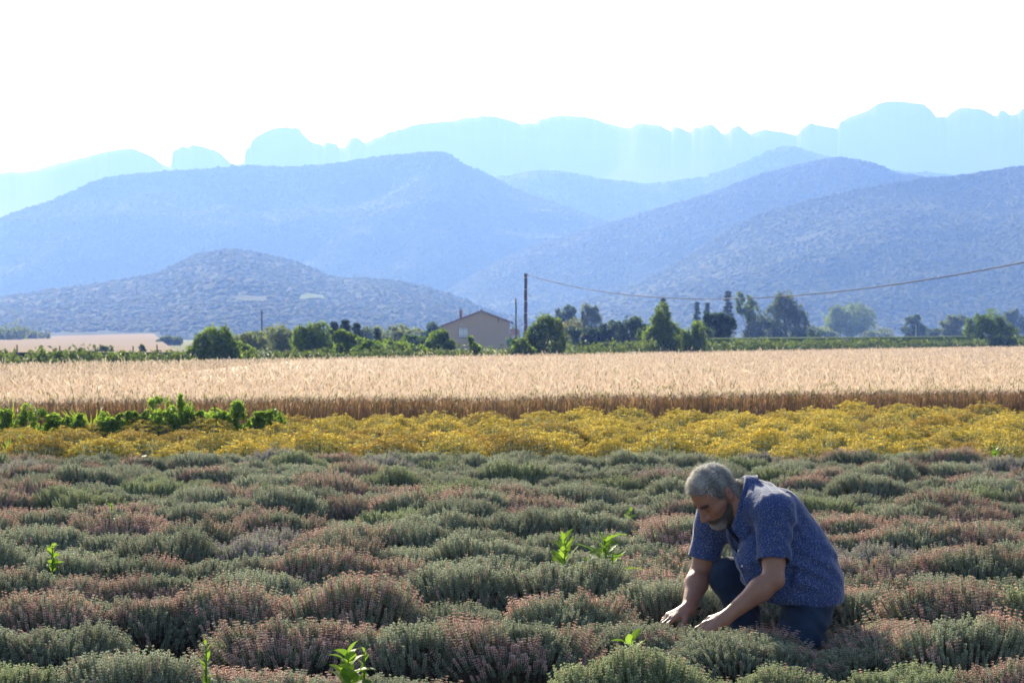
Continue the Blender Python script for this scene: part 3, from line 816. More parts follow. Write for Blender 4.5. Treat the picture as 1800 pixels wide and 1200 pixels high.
# ------------------------------------------------------------------ house
def build_house():
    D = 325.0
    S = D / F
    z0 = -0.42
    x0 = at(779, D); x1 = at(896, D)
    e = empty('house', ((x0 + x1) / 2, D, z0))
    tag(e, 'low rendered farmhouse with tiled gable roof and one white shutter', 'house')
    W = x1 - x0; hx = W / 2
    def lx(px): return at(px, D) - (x0 + x1) / 2
    def lz(py): return zat(py, D) - z0
    ze = lz(577); zr = lz(546.5); xr = lx(846)
    dep = 11.0
    zL, zR = lz(572.8), lz(566.0)
    wall = (0.58, 0.40, 0.22)
    mb = MB()
    V = [(-hx, 0, -0.3), (hx, 0, -0.3), (hx, 0, zR), (xr, 0, zr - 0.05), (-hx, 0, zL), (-hx, dep, -0.3), (hx, dep, -0.3), (hx, dep, zR), (xr, dep, zr - 0.05), (-hx, dep, zL)]
    mb.add(V, [[(0, 1, 2, 3, 4), (9, 8, 7, 6, 5)], [(0, 4, 9, 5), (1, 6, 7, 2), (2, 7, 8, 3), (4, 3, 8, 9)]], wall)
    obj('wall', mb.data('wall', M_plain), e)
    # roof: two slopes of barrel tiles
    roof = None
    for side in (-1, 1):
        xe = lx(769) if side < 0 else lx(903)
        zee = lz(574) if side < 0 else lz(568)
        if side < 0: zee = lz(576)
        nt_ = 40
        m2 = MB()
        ys = np.linspace(-0.35, dep + 0.3, nt_ * 4 + 1)
        wave = 0.035 * np.cos(np.arange(len(ys)) * math.pi / 2)
        us = np.linspace(0, 1, 9)
        V = []
        for u in us:
            for y, w in zip(ys, wave):
                V.append((xr + (xe - xr) * u, y, zr + (zee - zr) * u + w + 0.06))
        n = len(ys)
        a = np.array([i * n + j for i in range(len(us) - 1) for j in range(n - 1)])
        q = np.stack([a, a + 1, a + n + 1, a + n], 1)
        rr = np.random.default_rng(5 + side)
        c = np.array([0.34, 0.17, 0.11]) * rr.uniform(0.7, 1.25, (len(us), n, 1)).repeat(1, 2)
        m2.add(V, [q], c.reshape(-1, 3))
        Vb = np.array(V) - np.array([0, 0, 0.10])
        m2.add(Vb, [q[:, ::-1]], (0.25, 0.15, 0.10))
        # verge tiles along the gable edge
        m2.tube([(xr, -0.37, zr + 0.05), (xe, -0.37, zee + 0.05)], [0.09, 0.09], 6, (0.33, 0.17, 0.115))
        o = obj('roof', m2.data('roof', M_plain), e)
        if side < 0: roof = o
    mr_ = MB().tube([(xr, -0.42, zr + 0.12), (xr, dep + 0.35, zr + 0.12)], [0.12, 0.12], 8, (0.36, 0.18, 0.12))
    obj('ridge_tiles', mr_.data('ridge_tiles', M_plain), e)
    # chimney
    cx = lx(809.5)
    mc = MB()
    zb = lz(560); zt = lz(542)
    mc.box((cx - 0.2, 1.6, zb), (cx + 0.2, 2.1, zt - 0.3), (0.27, 0.15, 0.10))
    for sx in (-0.19, 0.07):
        mc.box((cx + sx, 1.62, zt - 0.3), (cx + sx + 0.12, 2.08, zt - 0.08), (0.25, 0.14, 0.10))
    mc.box((cx - 0.25, 1.55, zt - 0.08), (cx + 0.25, 2.15, zt), (0.24, 0.14, 0.10))
    obj('chimney', mc.data('chimney', M_plain), roof)
    # shutter window
    w0, w1, wz0, wz1 = lx(806.5), lx(822.5), lz(592.5), lz(576)
    win = obj('window', MB().box((w0 - 0.07, -0.03, wz0 - 0.02), (w1 + 0.07, 0.02, wz1 + 0.07), (0.22, 0.17, 0.12)).data('window', M_plain), e)
    mid = (w0 + w1) / 2
    for k, (a, b) in enumerate(((w0, mid - 0.01), (mid + 0.01, w1))):
        sh = obj('shutter', MB().box((a, -0.075, wz0), (b, -0.035, wz1), (0.82, 0.82, 0.82)).data('shutter', M_plain), win)
    for zz in (wz0 + 0.23, wz1 - 0.2):
        obj('shutter_bar', MB().box((w0 + 0.03, -0.11, zz - 0.035), (w1 - 0.03, -0.078, zz + 0.035), (0.40, 0.40, 0.42)).data('shutter_bar', M_plain), win)
    obj('sill', MB().box((w0 - 0.14, -0.12, wz0 - 0.11), (w1 + 0.14, -0.004, wz0 - 0.025), (0.22, 0.18, 0.14)).data('sill', M_plain), win)
    # gutters, down-pipes, wall lamp and the cable bracket
    obj('gutter', MB().tube([(lx(772), -0.3, lz(579)), (lx(772), dep, lz(579))], [0.09, 0.09], 8, (0.55, 0.5, 0.45)).data('gutter', M_plain, True), e)
    obj('gutter', MB().tube([(lx(902), -0.3, lz(571.5)), (lx(902), dep, lz(571.5))], [0.09, 0.09], 8, (0.6, 0.56, 0.5)).data('gutter', M_plain, True), e)
    obj('downpipe', MB().tube([(lx(774), -0.1, lz(579)), (lx(783), -0.1, lz(577)), (-hx + 0.22, -0.09, lz(581)), (-hx + 0.22, -0.09, 0)], [0.05] * 4, 7, (0.30, 0.25, 0.2)).data('downpipe', M_plain, True), e)
    obj('downpipe', MB().tube([(lx(900), -0.1, lz(572)), (hx - 0.12, -0.09, lz(576)), (hx - 0.12, -0.09, 0)], [0.055] * 3, 7, (0.62, 0.57, 0.5)).data('downpipe', M_plain, True), e)
    obj('wall_lamp', MB().box((lx(811) - 0.1, -0.12, lz(569.6)), (lx(811) + 0.1, -0.004, lz(568.4)), (0.75, 0.75, 0.7)).data('wall_lamp', M_plain), e)
    obj('vent_pipe', MB().tube([(lx(876), -0.06, lz(559)), (lx(875.5), -0.06, lz(566))], [0.05, 0.05], 6, (0.12, 0.09, 0.07)).data('vent_pipe', M_plain, True), e)
    obj('vent_cover', MB().box((lx(814) - 0.14, -0.03, lz(610.6)), (lx(814) + 0.14, -0.004, lz(609.4)), (0.06, 0.06, 0.06)).data('vent_cover', M_plain), e)
    return e
build_house()

# small outbuildings and bright scraps far off
def small_house(label, px, d, ytop, wpx, hpx, wallc, roofc, name='outbuilding'):
    S = d / F; W = wpx * S; H = hpx * S; zt = zat(ytop, d)
    e = empty(name, (at(px, d), d, zt - H)); tag(e, label, 'building')
    mb = MB(); mb.box((-W / 2, 0, -2), (W / 2, W * 0.7, H * 0.62), wallc)
    obj('wall', mb.data('wall', M_plain), e)
    V = [(-W * 0.55, -0.3, H * 0.62), (W * 0.55, -0.3, H * 0.62), (W * 0.55, W * 0.75, H * 0.62), (-W * 0.55, W * 0.75, H * 0.62), (-W * 0.55, W * 0.35, H), (W * 0.55, W * 0.35, H)]
    obj('roof', MB().add(V, [[(0, 1, 5, 4), (2, 3, 4, 5), (0, 3, 2, 1)], [(0, 4, 3), (1, 2, 5)]], roofc).data('roof', M_plain), e)
small_house('small pale outbuilding among the shrubs left of the house', 527, 260, 581, 9, 10, (0.7, 0.68, 0.64), (0.6, 0.58, 0.55))
small_house('pale annexe with lean roof right of the house', 905, 345, 578, 14, 26, (0.5, 0.47, 0.42), (0.36, 0.2, 0.14))
small_house('faint hazy house at the foot of the hill beyond the pale tree', 1564, 900, 575, 15, 16, (0.6, 0.55, 0.5), (0.5, 0.4, 0.35))

# ------------------------------------------------------------------ poles and cable
def utility_pole(label, px, d, ytop, wpx, bands, col, bracket=0):
    x = at(px, d); z0 = float(ground_z(x, d)); h = zat(ytop, d) - z0; r0 = wpx / F * d / 2
    e = empty('utility_pole', (x, d, z0)); tag(e, label, 'pole')
    zs = np.linspace(-0.3, h, 12)
    obj('post', MB().tube([(0.02 * math.sin(3 * z), 0, z) for z in zs], r0 * np.linspace(1.15, 0.95, 12), 12, col).data('post', M_wood, True), e)
    for k in range(bands):
        z = h * (0.35 + 0.6 * k / max(1, bands - 1))
        obj('band', MB().tube([(0, 0, z - 0.03), (0, 0, z + 0.03)], [r0 * 1.1] * 2, 12, (0.5, 0.48, 0.45)).data('band', M_plain, True), e)
    if bracket:
        obj('bracket', MB().tube([(r0 * 0.8, -0.05, h * 0.745), (r0 + 0.28, -0.08, h * 0.725), (r0 + 0.5, -0.08, h * 0.705)], [0.035, 0.03, 0.02], 6, (0.2, 0.2, 0.22)).data('bracket', M_plain, True), e)
        obj('clamp', MB().box((r0 * 0.3, -0.08, h - 0.22), (r0 + 0.14, 0.08, h - 0.10), (0.15, 0.15, 0.16)).data('clamp', M_plain), e)
        obj('cap', MB().tube([(0, 0, h - 0.01), (0, 0, h + 0.05)], [r0 * 1.1, r0 * 0.9], 12, (0.25, 0.24, 0.22)).data('cap', M_plain, True), e)
    return x, d, z0 + h
PX_, PY_, PZ_ = utility_pole('thick brown banded utility pole carrying the sagging cable', 924, 230, 481, 5.6, 5, (0.15, 0.068, 0.048), 1)
utility_pole('thinner grey utility pole between the house and the thick pole', 907, 270, 524, 2.9, 0, (0.16, 0.12, 0.085))
utility_pole('slender lone grey pole among the shrubs far left of the house', 460, 200, 545, 2.6, 0, (0.13, 0.125, 0.12))
utility_pole('short pale post beyond the verge near the dark rounded tree', 1610, 300, 572, 1.5, 0, (0.55, 0.55, 0.52))
utility_pole('short pale post at the corner of the blackish conifer bush', 1292, 200, 586, 1.5, 0, (0.5, 0.5, 0.5))
for k, px in enumerate((30, 105, 167, 234, 276)):
    x = at(px, hedge_d(px) + 2.2); d = hedge_d(px) + 2.2
    p = obj('fence_post', MB().tube([(0, 0, -0.1), (0.01, 0, 0.5), (0, 0, zat(606 + (k % 2) * 2, d))], [0.03, 0.028, 0.025], 6, (0.12, 0.10, 0.08)).data('fence_post', M_wood, True), None, (x, d, 0))
    tag(p, 'thin wooden fence post behind the low hedge, %s from the left' % ordinal(k + 1), 'fence post', 'fence posts behind the hedge')
def cable():
    A = np.array([PX_ + 0.35, PY_, PZ_ - 0.16]); B = np.array([30.5, 100.0, 6.5])
    t = np.linspace(0, 1, 60)[:, None]
    P = A + (B - A) * t; P[:, 2] -= 2.9 * 4 * (t * (1 - t))[:, 0]
    mid = A
    o = obj('overhead_cable', MB().tube(P - mid, 0.036, 6, (0.05, 0.05, 0.055)).data('overhead_cable', M_plain, True), None, tuple(mid))
    tag(o, 'thin dark overhead cable sagging from the thick pole to the frame edge', 'cable')
cable()

# ------------------------------------------------------------------ wheat
WN = lambda x: 29.9 + (x + 6.5) * 6.1 / 14.5        # near edge of the wheat
def build_wheat():
    r = np.random.default_rng(77)
    Vs, Qs, Ts, Cs, n0 = [], [], [], [], 0
    X, Y, Wd, Hm = [], [], [], []
    edges = np.geomspace(28, 235, 60)
    for a, b in zip(edges[:-1], edges[1:]):
        dm = (a + b) / 2
        xw = dm * 0.27
        dens = 118 * (30.0 / dm) ** 1.9
        k = int((b - a) * 2 * xw * dens)
        x = r.uniform(-xw, xw, k); y = r.uniform(a, b, k)
        ok = (y > WN(x)) & (y < np.minimum(hedge_y(x) - 1.5, 225))
        X.append(x[ok]); Y.append(y[ok]); Wd.append(np.full(ok.sum(), (dm / 30) ** 0.45))
    # a thick front row
    k = 16000
    x = r.uniform(-8.2, 9.2, k); y = WN(x) + r.uniform(0, 1, k) ** 1.6 * 1.3 - 0.12 + 0.14 * np.sin(x * 2.1)
    X.append(x); Y.append(y); Wd.append(np.full(k, 1.0))
    X = np.concatenate(X); Y = np.concatenate(Y); Wd = np.concatenate(Wd)
    m = len(X)
    h = 0.60 + 0.07 * (fbm(X / 2.5, Y / 2.5, seed=4) - 0.5) + r.normal(0, 0.028, m)
    h = h - 0.10 * np.clip((Y - 36) / 25, 0, 1)
    front = (Y - WN(X)) < 0.9
    tall = (r.uniform(0, 1, m) < 0.035) & ((fbm(X * 0.9, Y * 0.4, seed=8) > 0.50) | ~front)
    h = h + tall * r.uniform(0.05, 0.15, m) * np.where(front, 1, 0.5)
    oat = (~front) & (r.uniform(0, 1, m) < 0.012)
    h = h + oat * r.uniform(0.05, 0.24, m)
    ang = r.uniform(0, 6.283, m); ln = r.uniform(0.01, 0.08, m)
    lx, ly = np.cos(ang) * ln + 0.02, np.sin(ang) * ln
    w = 0.0032 * Wd
    az = r.uniform(-0.9, 0.9, m); dx, dy = np.cos(az), np.sin(az)
    base = np.stack([X, Y, np.zeros(m)], 1)
    p0 = base
    p1 = base + np.stack([lx * 0.4, ly * 0.4, h * 0.55], 1)
    p2 = base + np.stack([lx, ly, h * 0.87], 1)
    side = np.stack([dx, dy, np.zeros(m)], 1) * w[:, None]
    V = np.stack([p0 - side, p0 + side, p1 - side, p1 + side, p2 - side * 0.7, p2 + side * 0.7], 1)
    q = np.array([(0, 1, 3, 2), (2, 3, 5, 4)])
    greenish = r.uniform(0, 1, m) < np.where(front, 0.22, 0.02)
    t = r.uniform(0, 1, (m, 1))
    straw = np.array([0.42, 0.27, 0.165]) * (1 - t) + np.array([0.58, 0.42, 0.29]) * t
    rust = np.array([0.47, 0.28, 0.15]) * (0.8 + 0.5 * t)
    stem = np.where((front & (r.uniform(0, 1, m) < 0.65))[:, None], rust, straw)
    grn = np.array([0.17, 0.19, 0.075]) * (0.8 + 0.5 * t)
    stem = np.where(greenish[:, None], grn, stem)
    C = np.repeat(stem[:, None], 6, 1)
    Vs.append(V.reshape(-1, 3)); Cs.append(C.reshape(-1, 3))
    i0 = np.arange(m) * 6
    Qs.append(q[1][None] + i0[:, None]); Qs.append(q[0][None] + i0[(Y - WN(X)) < 2.5][:, None]); n0 += m * 6
    # ears: a bent spindle with awns
    bend = r.uniform(0.15, 1.3, m); ba = ang + r.normal(0, 0.5, m)
    L = r.uniform(0.045, 0.072, m)
    L = np.where(oat, L * 1.9, L)
    d1 = np.stack([np.cos(ba) * np.sin(bend), np.sin(ba) * np.sin(bend), np.cos(bend)], 1)
    ew = 0.0075 * Wd
    sv = unit(np.cross(d1, np.array([0.25, 1.0, 0.1]))) * ew[:, None]
    dv = unit(np.cross(d1, sv)) * ew[:, None]
    e0 = p2; em = p2 + d1 * (L * 0.45)[:, None]; e1 = p2 + d1 * L[:, None]; aw = p2 + d1 * (L * 1.35)[:, None] + np.stack([0 * L, 0 * L, L * 0.25], 1)
    VE = np.stack([e0, em + sv, em + dv, em - sv, em - dv, e1, e1 + sv * 0.4, e1 - sv * 0.4, aw + sv * 0.35, aw - sv * 0.35], 1)
    tf = np.array([(0, 1, 5), (0, 3, 5), (0, 2, 5), (0, 4, 5), (em.shape[0] * 0 + 1, 8, 5), (3, 9, 5)])
    ear = np.array([0.54, 0.41, 0.31]) * (1 - t) + np.array([0.75, 0.63, 0.53]) * t
    ear = np.where(greenish[:, None], np.array([0.27, 0.25, 0.12]) * (0.8 + 0.4 * t), ear)
    ear = np.where((tall & (r.uniform(0, 1, m) < 0.55))[:, None], np.array([0.24, 0.23, 0.11]), ear)
    ear = np.where(oat[:, None], np.array([0.80, 0.68, 0.55]), ear)
    Vs.append(VE.reshape(-1, 3)); Cs.append(np.repeat(ear[:, None], 10, 1).reshape(-1, 3))
    Ts.append((tf[None] + (np.arange(m) * 10)[:, None, None]).reshape(-1, 3) + n0); n0 += m * 10
    # the closed mass of straw lower down in the stand
    xs = np.linspace(-9, 60, 70)
    G = []
    for x in xs:
        y0 = WN(min(x, 12.0)) + 0.9
        for u in np.linspace(0, 1, 24):
            yy = y0 + (min(hedge_y(max(x, -17)), 225) - 2.0 - y0) * u ** 2
            G.append((x, yy, 0.40))
    xs2 = np.linspace(-22, -9, 10)
    Vs.append(np.array(G)); Cs.append(np.tile([0.42, 0.27, 0.16], (len(G), 1)))
    a = np.array([i * 24 + j for i in range(69) for j in range(23)])
    Qs.append(np.stack([a, a + 24, a + 25, a + 1], 1) + n0); n0 += len(G)
    me = mesh_data('wheat', np.concatenate(Vs), [np.concatenate(Qs), np.concatenate(Ts)], M_wheat, np.concatenate(Cs))
    tag(obj('wheat', me), 'ripe pale golden wheat filling the field behind the yellow flowers', 'wheat', kind='stuff')
    print('wheat stalks', m)
build_wheat()

# ------------------------------------------------------------------ yellow everlasting flowers
def everlasting_mesh(seed, dull):
    r = np.random.default_rng(seed)
    mb = MB()
    n = 420
    a = r.uniform(0, 6.283, n); q = np.sqrt(r.uniform(0, 1, n))
    x, y = 0.36 * q * np.cos(a), 0.36 * q * np.sin(a)
    z = 0.085 + 0.27 * np.sqrt(np.clip(1 - q ** 2, 0, 1)) + r.normal(0, 0.022, n)
    z += 0.05 * (fbm(x * 6, y * 6, seed=seed) - 0.5)
    tip = np.stack([x, y, z], 1)
    root = np.stack([x * 0.35, y * 0.35, np.zeros(n)], 1)
    # grey-green stems
    w = r.uniform(0.003, 0.006, n)[:, None]
    az = r.uniform(-0.8, 0.8, n); s = np.stack([np.cos(az), np.sin(az), 0 * az], 1) * w
    mid = root * 0.45 + tip * 0.55 + np.stack([x * 0.2, y * 0.2, 0 * x], 1)
    V = np.stack([root - s, root + s, mid - s, mid + s, tip - s * 0.6, tip + s * 0.6], 1)
    t = r.uniform(0, 1, (n, 1))
    c = np.array([0.17, 0.20, 0.13]) * (1 - t) + np.array([0.30, 0.33, 0.24]) * t
    mb.add(V.reshape(-1, 3), [(np.array([(0, 1, 3, 2), (2, 3, 5, 4)])[None] + (np.arange(n) * 6)[:, None, None]).reshape(-1, 4)], np.repeat(c, 6, 0))
    # needle leaves along the stems
    k = 900
    i = r.integers(0, n, k); f = r.uniform(0.25, 0.93, k)[:, None]
    p = root[i] * (1 - f) + tip[i] * f
    rot = rand_rot(r, k, np.tile([0, 0, 1.0], (k, 1)), 0.1)
    tv = np.array([(-0.10, 0, 0), (0.10, 0, 0), (0, 1.0, 0)])
    tt = r.uniform(0, 1, (k, 1))
    V, Fc, C = scatter(tv, np.array([(0, 1, 2)]), p, rot, r.uniform(0.022, 0.045, (k, 1)), np.array([0.16, 0.20, 0.12]) * (1 - tt) + np.array([0.31, 0.34, 0.25]) * tt)
    mb.add(V, [Fc], C)
    # flat-topped flower heads made of small buttons
    nb = 7
    P = np.repeat(tip, nb, 0) + np.concatenate([r.normal(0, 0.0125, (n * nb, 2)), r.normal(0.003, 0.004, (n * nb, 1))], 1)
    tv = np.array([(0, 0, 0.8), (1, 0, 0), (0.3, 0.95, 0), (-0.8, 0.6, 0), (-0.8, -0.6, 0), (0.3, -0.95, 0)])
    tf = np.array([(0, 1, 2), (0, 2, 3), (0, 3, 4), (0, 4, 5), (0, 5, 1)])
    m = len(P)
    rot = rand_rot(r, m, np.tile([0, 0, 1.0], (m, 1)), 0.75)
    tt = np.clip(np.repeat(r.uniform(0, 1, (n, 1)), nb, 0) * 0.7 + 0.3 * r.uniform(0, 1, (m, 1)), 0, 1)
    ca, cb = (np.array([0.62, 0.48, 0.08]), np.array([0.85, 0.72, 0.17])) if not dull else (np.array([0.52, 0.37, 0.07]), np.array([0.73, 0.56, 0.12]))
    V, Fc, C = scatter(tv, tf, P, rot, r.uniform(0.0065, 0.0115, (m, 1)), ca * (1 - tt) + cb * tt)
    mb.add(V, [Fc], C)
    return mb.data('everlasting_clump', M_yellow)

EVER = [everlasting_mesh(400 + i, i >= 4) for i in range(6)]
def build_everlasting():
    r = np.random.default_rng(5)
    rows = np.arange(22.85, 34.6, 0.84)
    cnt = 0
    for k, d0 in enumerate(rows):
        items = []
        xw = 0.225 * d0 + 0.35
        x = -xw + r.uniform(0, 0.3)
        while x < xw:
            y = d0 + r.normal(0, 0.10) - 0.02 * x
            if y < WN(x) - (2.9 if x / y * F + 900 < 500 else 0.9) and r.uniform() > 0.035:
                items.append((x, y))
            x += r.uniform(0.52, 0.72) * 1.05
        for j, (x, y) in enumerate(items):
            px = 900 + x / y * F
            dullp = 0.38 if px < 420 else (0.12 if px > 1000 else 0.25)
            du = r.uniform() < dullp
            me = EVER[4 + r.integers(0, 2)] if du else EVER[r.integers(0, 4)]
            s = r.uniform(0.92, 1.22)
            o = obj('everlasting_clump', me, None, (x, y, -0.01), r.uniform(0, 6.28), (s, s, s * r.uniform(0.78, 1.02)))
            tag(o, '%s everlasting flower clump, %s from left in the %s row behind the thyme' % ('faded orange-yellow' if du else 'bright yellow', ordinal(j + 1), ordinal(k + 1)), 'flower clump', 'everlasting flower clumps')
            cnt += 1
    print('everlasting', cnt)
build_everlasting()

# ------------------------------------------------------------------ thyme
GREEN = (np.array([0.215, 0.26, 0.17]), np.array([0.52, 0.565, 0.42]))
BRIGHT = (np.array([0.22, 0.28, 0.14]), np.array([0.48, 0.54, 0.33]))
RUST = (np.array([0.54, 0.31, 0.25]), np.array([0.86, 0.63, 0.55]))
LILAC = (np.array([0.42, 0.36, 0.40]), np.array([0.60, 0.54, 0.56]))
STRAW = (np.array([0.16, 0.13, 0.11]), np.array([0.30, 0.255, 0.22]))

def thyme_mesh(seed, kind, n=900):
    r = np.random.default_rng(seed)
    mb = MB()
    # sprig feet over a lumpy cushion
    a = r.uniform(0, 6.283, n); q = r.uniform(0, 1, n) ** 0.5
    ux, uy = np.cos(a) * q, np.sin(a) * q
    lump = fbm(ux * 2.2 + seed, uy * 2.2, seed=seed, oct=3) - 0.5
    rim = np.clip(1 - q ** 3.2, 0, 1) ** 0.5
    foot = np.stack([0.245 * ux * (1 + 0.3 * lump), 0.245 * uy * (1 + 0.3 * lump), 0.03 + (0.17 + 0.10 * lump) * rim], 1)
    out = np.stack([ux, uy, 0 * ux], 1)
    dirv = unit(out * (0.15 + 0.55 * q[:, None] ** 2) + np.array([0, 0, 1.0]) + r.normal(0, 0.13, (n, 3)))
    L = r.uniform(0.045, 0.09, n) * (1 + 0.5 * lump)
    if kind == 'dead': L *= 0.8
    # which sprigs have gone to seed
    patchn = fbm(ux * 1.6 + 9.1 * seed, uy * 1.6, seed=seed + 40, oct=2)
    ru = r.uniform(0, 1, n)
    pf = {'green': 0.05, 'bright': 0.03, 'mixed': 0.0, 'rust': 0.62, 'lilac': 0.62, 'dead': 0.0}[kind]
    fl = ru < pf
    if kind == 'mixed': fl = ru < np.clip((patchn - 0.47) * 9, 0.04, 0.92)
    L = L * np.where(fl, 1.10, 1.0)
    W = 8
    f = (np.arange(W) + 0.6) / W
    g0, g1 = BRIGHT if kind == 'bright' else (STRAW if kind == 'dead' else GREEN)
    h0, h1 = LILAC if kind == 'lilac' else RUST
    t = np.clip(0.55 * r.uniform(0, 1, n) + 0.45 * patchn, 0, 1)
    # whorls of leaves: (n, W, 4)
    K = 4 if kind != 'dead' else 1
    ph = r.uniform(0, 6.283, (n, W, 1)) + np.arange(K) * (6.283 / K) + r.normal(0, 0.3, (n, W, K))
    u = unit(np.cross(dirv, np.array([0.31, 0.2, 0.1]))); w = np.cross(dirv, u)
    rad = np.cos(ph)[..., None] * u[:, None, None] + np.sin(ph)[..., None] * w[:, None, None]
    c = foot[:, None] + dirv[:, None] * (L[:, None] * f[None])[..., None]
    isf = fl[:, None] & (f[None] > 0.45)
    ll = r.uniform(0.0065, 0.0115, (n, W, K)) * np.where(isf, 0.95, 1.0)[..., None] * (1.12 - 0.35 * f)[None, :, None]
    lw = np.where(isf, 0.0048, 0.0034)[..., None] * r.uniform(0.8, 1.25, (n, W, K))
    rise = np.where(isf, 0.35, 0.75)[..., None, None]
    tipv = c[:, :, None] + (rad * 0.85 + dirv[:, None, None] * rise) * ll[..., None]
    midv = c[:, :, None] + (rad * 0.5 + dirv[:, None, None] * 0.2) * ll[..., None]
    sd = np.cross(dirv[:, None, None], rad) * lw[..., None]
    V = np.stack([c[:, :, None] + 0.35 * (midv - c[:, :, None]) + sd * 1.15, tipv, c[:, :, None] + 0.35 * (midv - c[:, :, None]) - sd * 1.15], 3)          # n,W,K,3,3
    tt = np.clip(t[:, None, None] + r.normal(0, 0.14, (n, W, K)), 0, 1)[..., None]
    colg = g0 * (1 - tt) + g1 * tt
    colf = h0 * (1 - tt) + h1 * tt
    C = np.where(isf[..., None, None], colf, colg)
    m = n * W * K
    V = V.reshape(-1, 3); C = np.repeat(C.reshape(-1, 3), 3, 0)
    mb.add(V, [(np.arange(m)[:, None] * 3 + np.arange(3)[None])], C)
    # woody stems: foot of the bush -> sprig foot -> tip
    rootp = np.stack([foot[:, 0] * 0.3, foot[:, 1] * 0.3, np.zeros(n)], 1)
    tip = foot + dirv * L[:, None]
    az = r.uniform(-1.2, 1.2, n); s = np.stack([np.cos(az), np.sin(az), 0 * az], 1) * (0.0016 if kind != 'dead' else 0.0022)
    bow = (rootp + foot) / 2 + np.stack([foot[:, 0] * 0.25, foot[:, 1] * 0.25, -0.02 + 0 * a], 1)
    V = np.stack([rootp - s, rootp + s, bow - s, bow + s, foot - s, foot + s, tip - s * 0.5, tip + s * 0.5], 1)
    ts = r.uniform(0, 1, (n, 1, 1))
    Cst = np.tile((np.array([0.13, 0.10, 0.078]) * (1 - ts) + np.array([0.25, 0.205, 0.165]) * ts), (1, 8, 1))
    if kind == 'dead':
        Cst = np.tile(STRAW[0] * (1 - ts) + STRAW[1] * ts, (1, 8, 1))
    mb.add(V.reshape(-1, 3), [(np.array([(0, 1, 3, 2), (2, 3, 5, 4), (4, 5, 7, 6)])[None] + (np.arange(n) * 8)[:, None, None]).reshape(-1, 4)], Cst.reshape(-1, 3))
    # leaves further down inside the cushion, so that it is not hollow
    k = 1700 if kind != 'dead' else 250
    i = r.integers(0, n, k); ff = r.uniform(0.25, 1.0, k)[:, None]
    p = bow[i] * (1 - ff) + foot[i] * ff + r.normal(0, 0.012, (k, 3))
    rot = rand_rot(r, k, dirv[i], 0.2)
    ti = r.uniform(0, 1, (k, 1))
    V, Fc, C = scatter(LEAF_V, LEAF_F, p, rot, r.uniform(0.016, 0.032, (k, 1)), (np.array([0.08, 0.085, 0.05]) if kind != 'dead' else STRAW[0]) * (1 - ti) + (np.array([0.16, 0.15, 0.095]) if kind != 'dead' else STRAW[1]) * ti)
    mb.add(V, [Fc], C)
    return mb.data('thyme_bush', M_thyme)

THYME = {'green': [thyme_mesh(500 + i, 'green') for i in range(3)], 'bright': [thyme_mesh(520 + i, 'bright') for i in range(2)],
         'mixed': [thyme_mesh(540 + i, 'mixed') for i in range(3)], 'rust': [thyme_mesh(560 + i, 'rust') for i in range(2)],
         'lilac': [thyme_mesh(580 + i, 'lilac') for i in range(2)], 'dead': [thyme_mesh(590 + i, 'dead', 420) for i in range(2)]}
THYME_WORD = {'green': 'grey-green thyme bush', 'bright': 'fresh green thyme bush', 'mixed': 'green thyme bush with rusty patches', 'rust': 'rusty pink seeded thyme bush',
              'lilac': 'thyme bush with pale lilac flowers', 'dead': 'dried-out grey thyme bush'}
# what the photograph shows where (px, py of the bush top)
HINTS = [(60, 1130, 'bright'), (150, 1150, 'green'), (330, 1160, 'dead'), (250, 1180, 'dead'), (500, 1150, 'mixed'), (560, 1160, 'bright'), (640, 1180, 'dead'), (800, 1160, 'rust'), (760, 1150, 'mixed'), (900, 1150, 'mixed'), (1000, 1150, 'green'), (1100, 1150, 'bright'), (1250, 1150, 'bright'), (1400, 1145, 'bright'), (1550, 1150, 'bright'), (1700, 1160, 'bright'),
         (100, 1080, 'green'), (230, 1085, 'mixed'), (330, 1090, 'rust'), (430, 1090, 'mixed'), (620, 1095, 'green'), (750, 1100, 'green'), (820, 1085, 'green'), (960, 1095, 'mixed'), (1050, 1090, 'green'), (1150, 1085, 'green'), (1240, 1100, 'rust'), (1350, 1100, 'green'), (1450, 1095, 'green'), (1540, 1095, 'mixed'), (1620, 1095, 'green'), (1700, 1110, 'mixed'), (1780, 1110, 'rust'),
         (50, 1030, 'rust'), (150, 1030, 'rust'), (250, 1030, 'mixed'), (330, 1020, 'rust'), (470, 1050, 'rust'), (600, 1045, 'rust'), (690, 1010, 'rust'), (820, 1040, 'green'), (900, 1050, 'rust'), (1000, 1050, 'mixed'), (1100, 1040, 'mixed'), (1180, 1050, 'rust'), (1500, 1075, 'rust'), (1560, 1080, 'rust'), (1640, 1080, 'dead'), (1740, 1075, 'rust'),
         (60, 960, 'green'), (200, 985, 'mixed'), (310, 990, 'mixed'), (420, 985, 'green'), (560, 990, 'rust'), (680, 1000, 'rust'), (800, 985, 'green'), (900, 990, 'green'), (1000, 985, 'green'), (1150, 985, 'rust'), (1540, 995, 'mixed'), (1640, 1000, 'green'), (1750, 1000, 'green'),
         (100, 925, 'green'), (250, 945, 'green'), (480, 945, 'lilac'), (560, 940, 'mixed'), (700, 930, 'green'), (900, 935, 'green'), (1050, 940, 'green'), (1150, 930, 'mixed'), (1480, 950, 'lilac'), (1570, 960, 'lilac'), (1680, 965, 'mixed'), (1770, 960, 'green'),
         (30, 905, 'rust'), (140, 905, 'mixed'), (270, 910, 'rust'), (390, 905, 'rust'), (520, 905, 'mixed'), (640, 910, 'green'), (800, 900, 'green'), (1000, 905, 'green'), (1530, 920, 'mixed'), (1650, 915, 'mixed'), (1780, 915, 'rust')]
HINTS_P = np.array([(h[0], h[1]) for h in HINTS], float)
MAN_X0, MAN_X1 = 0.70, 1.48

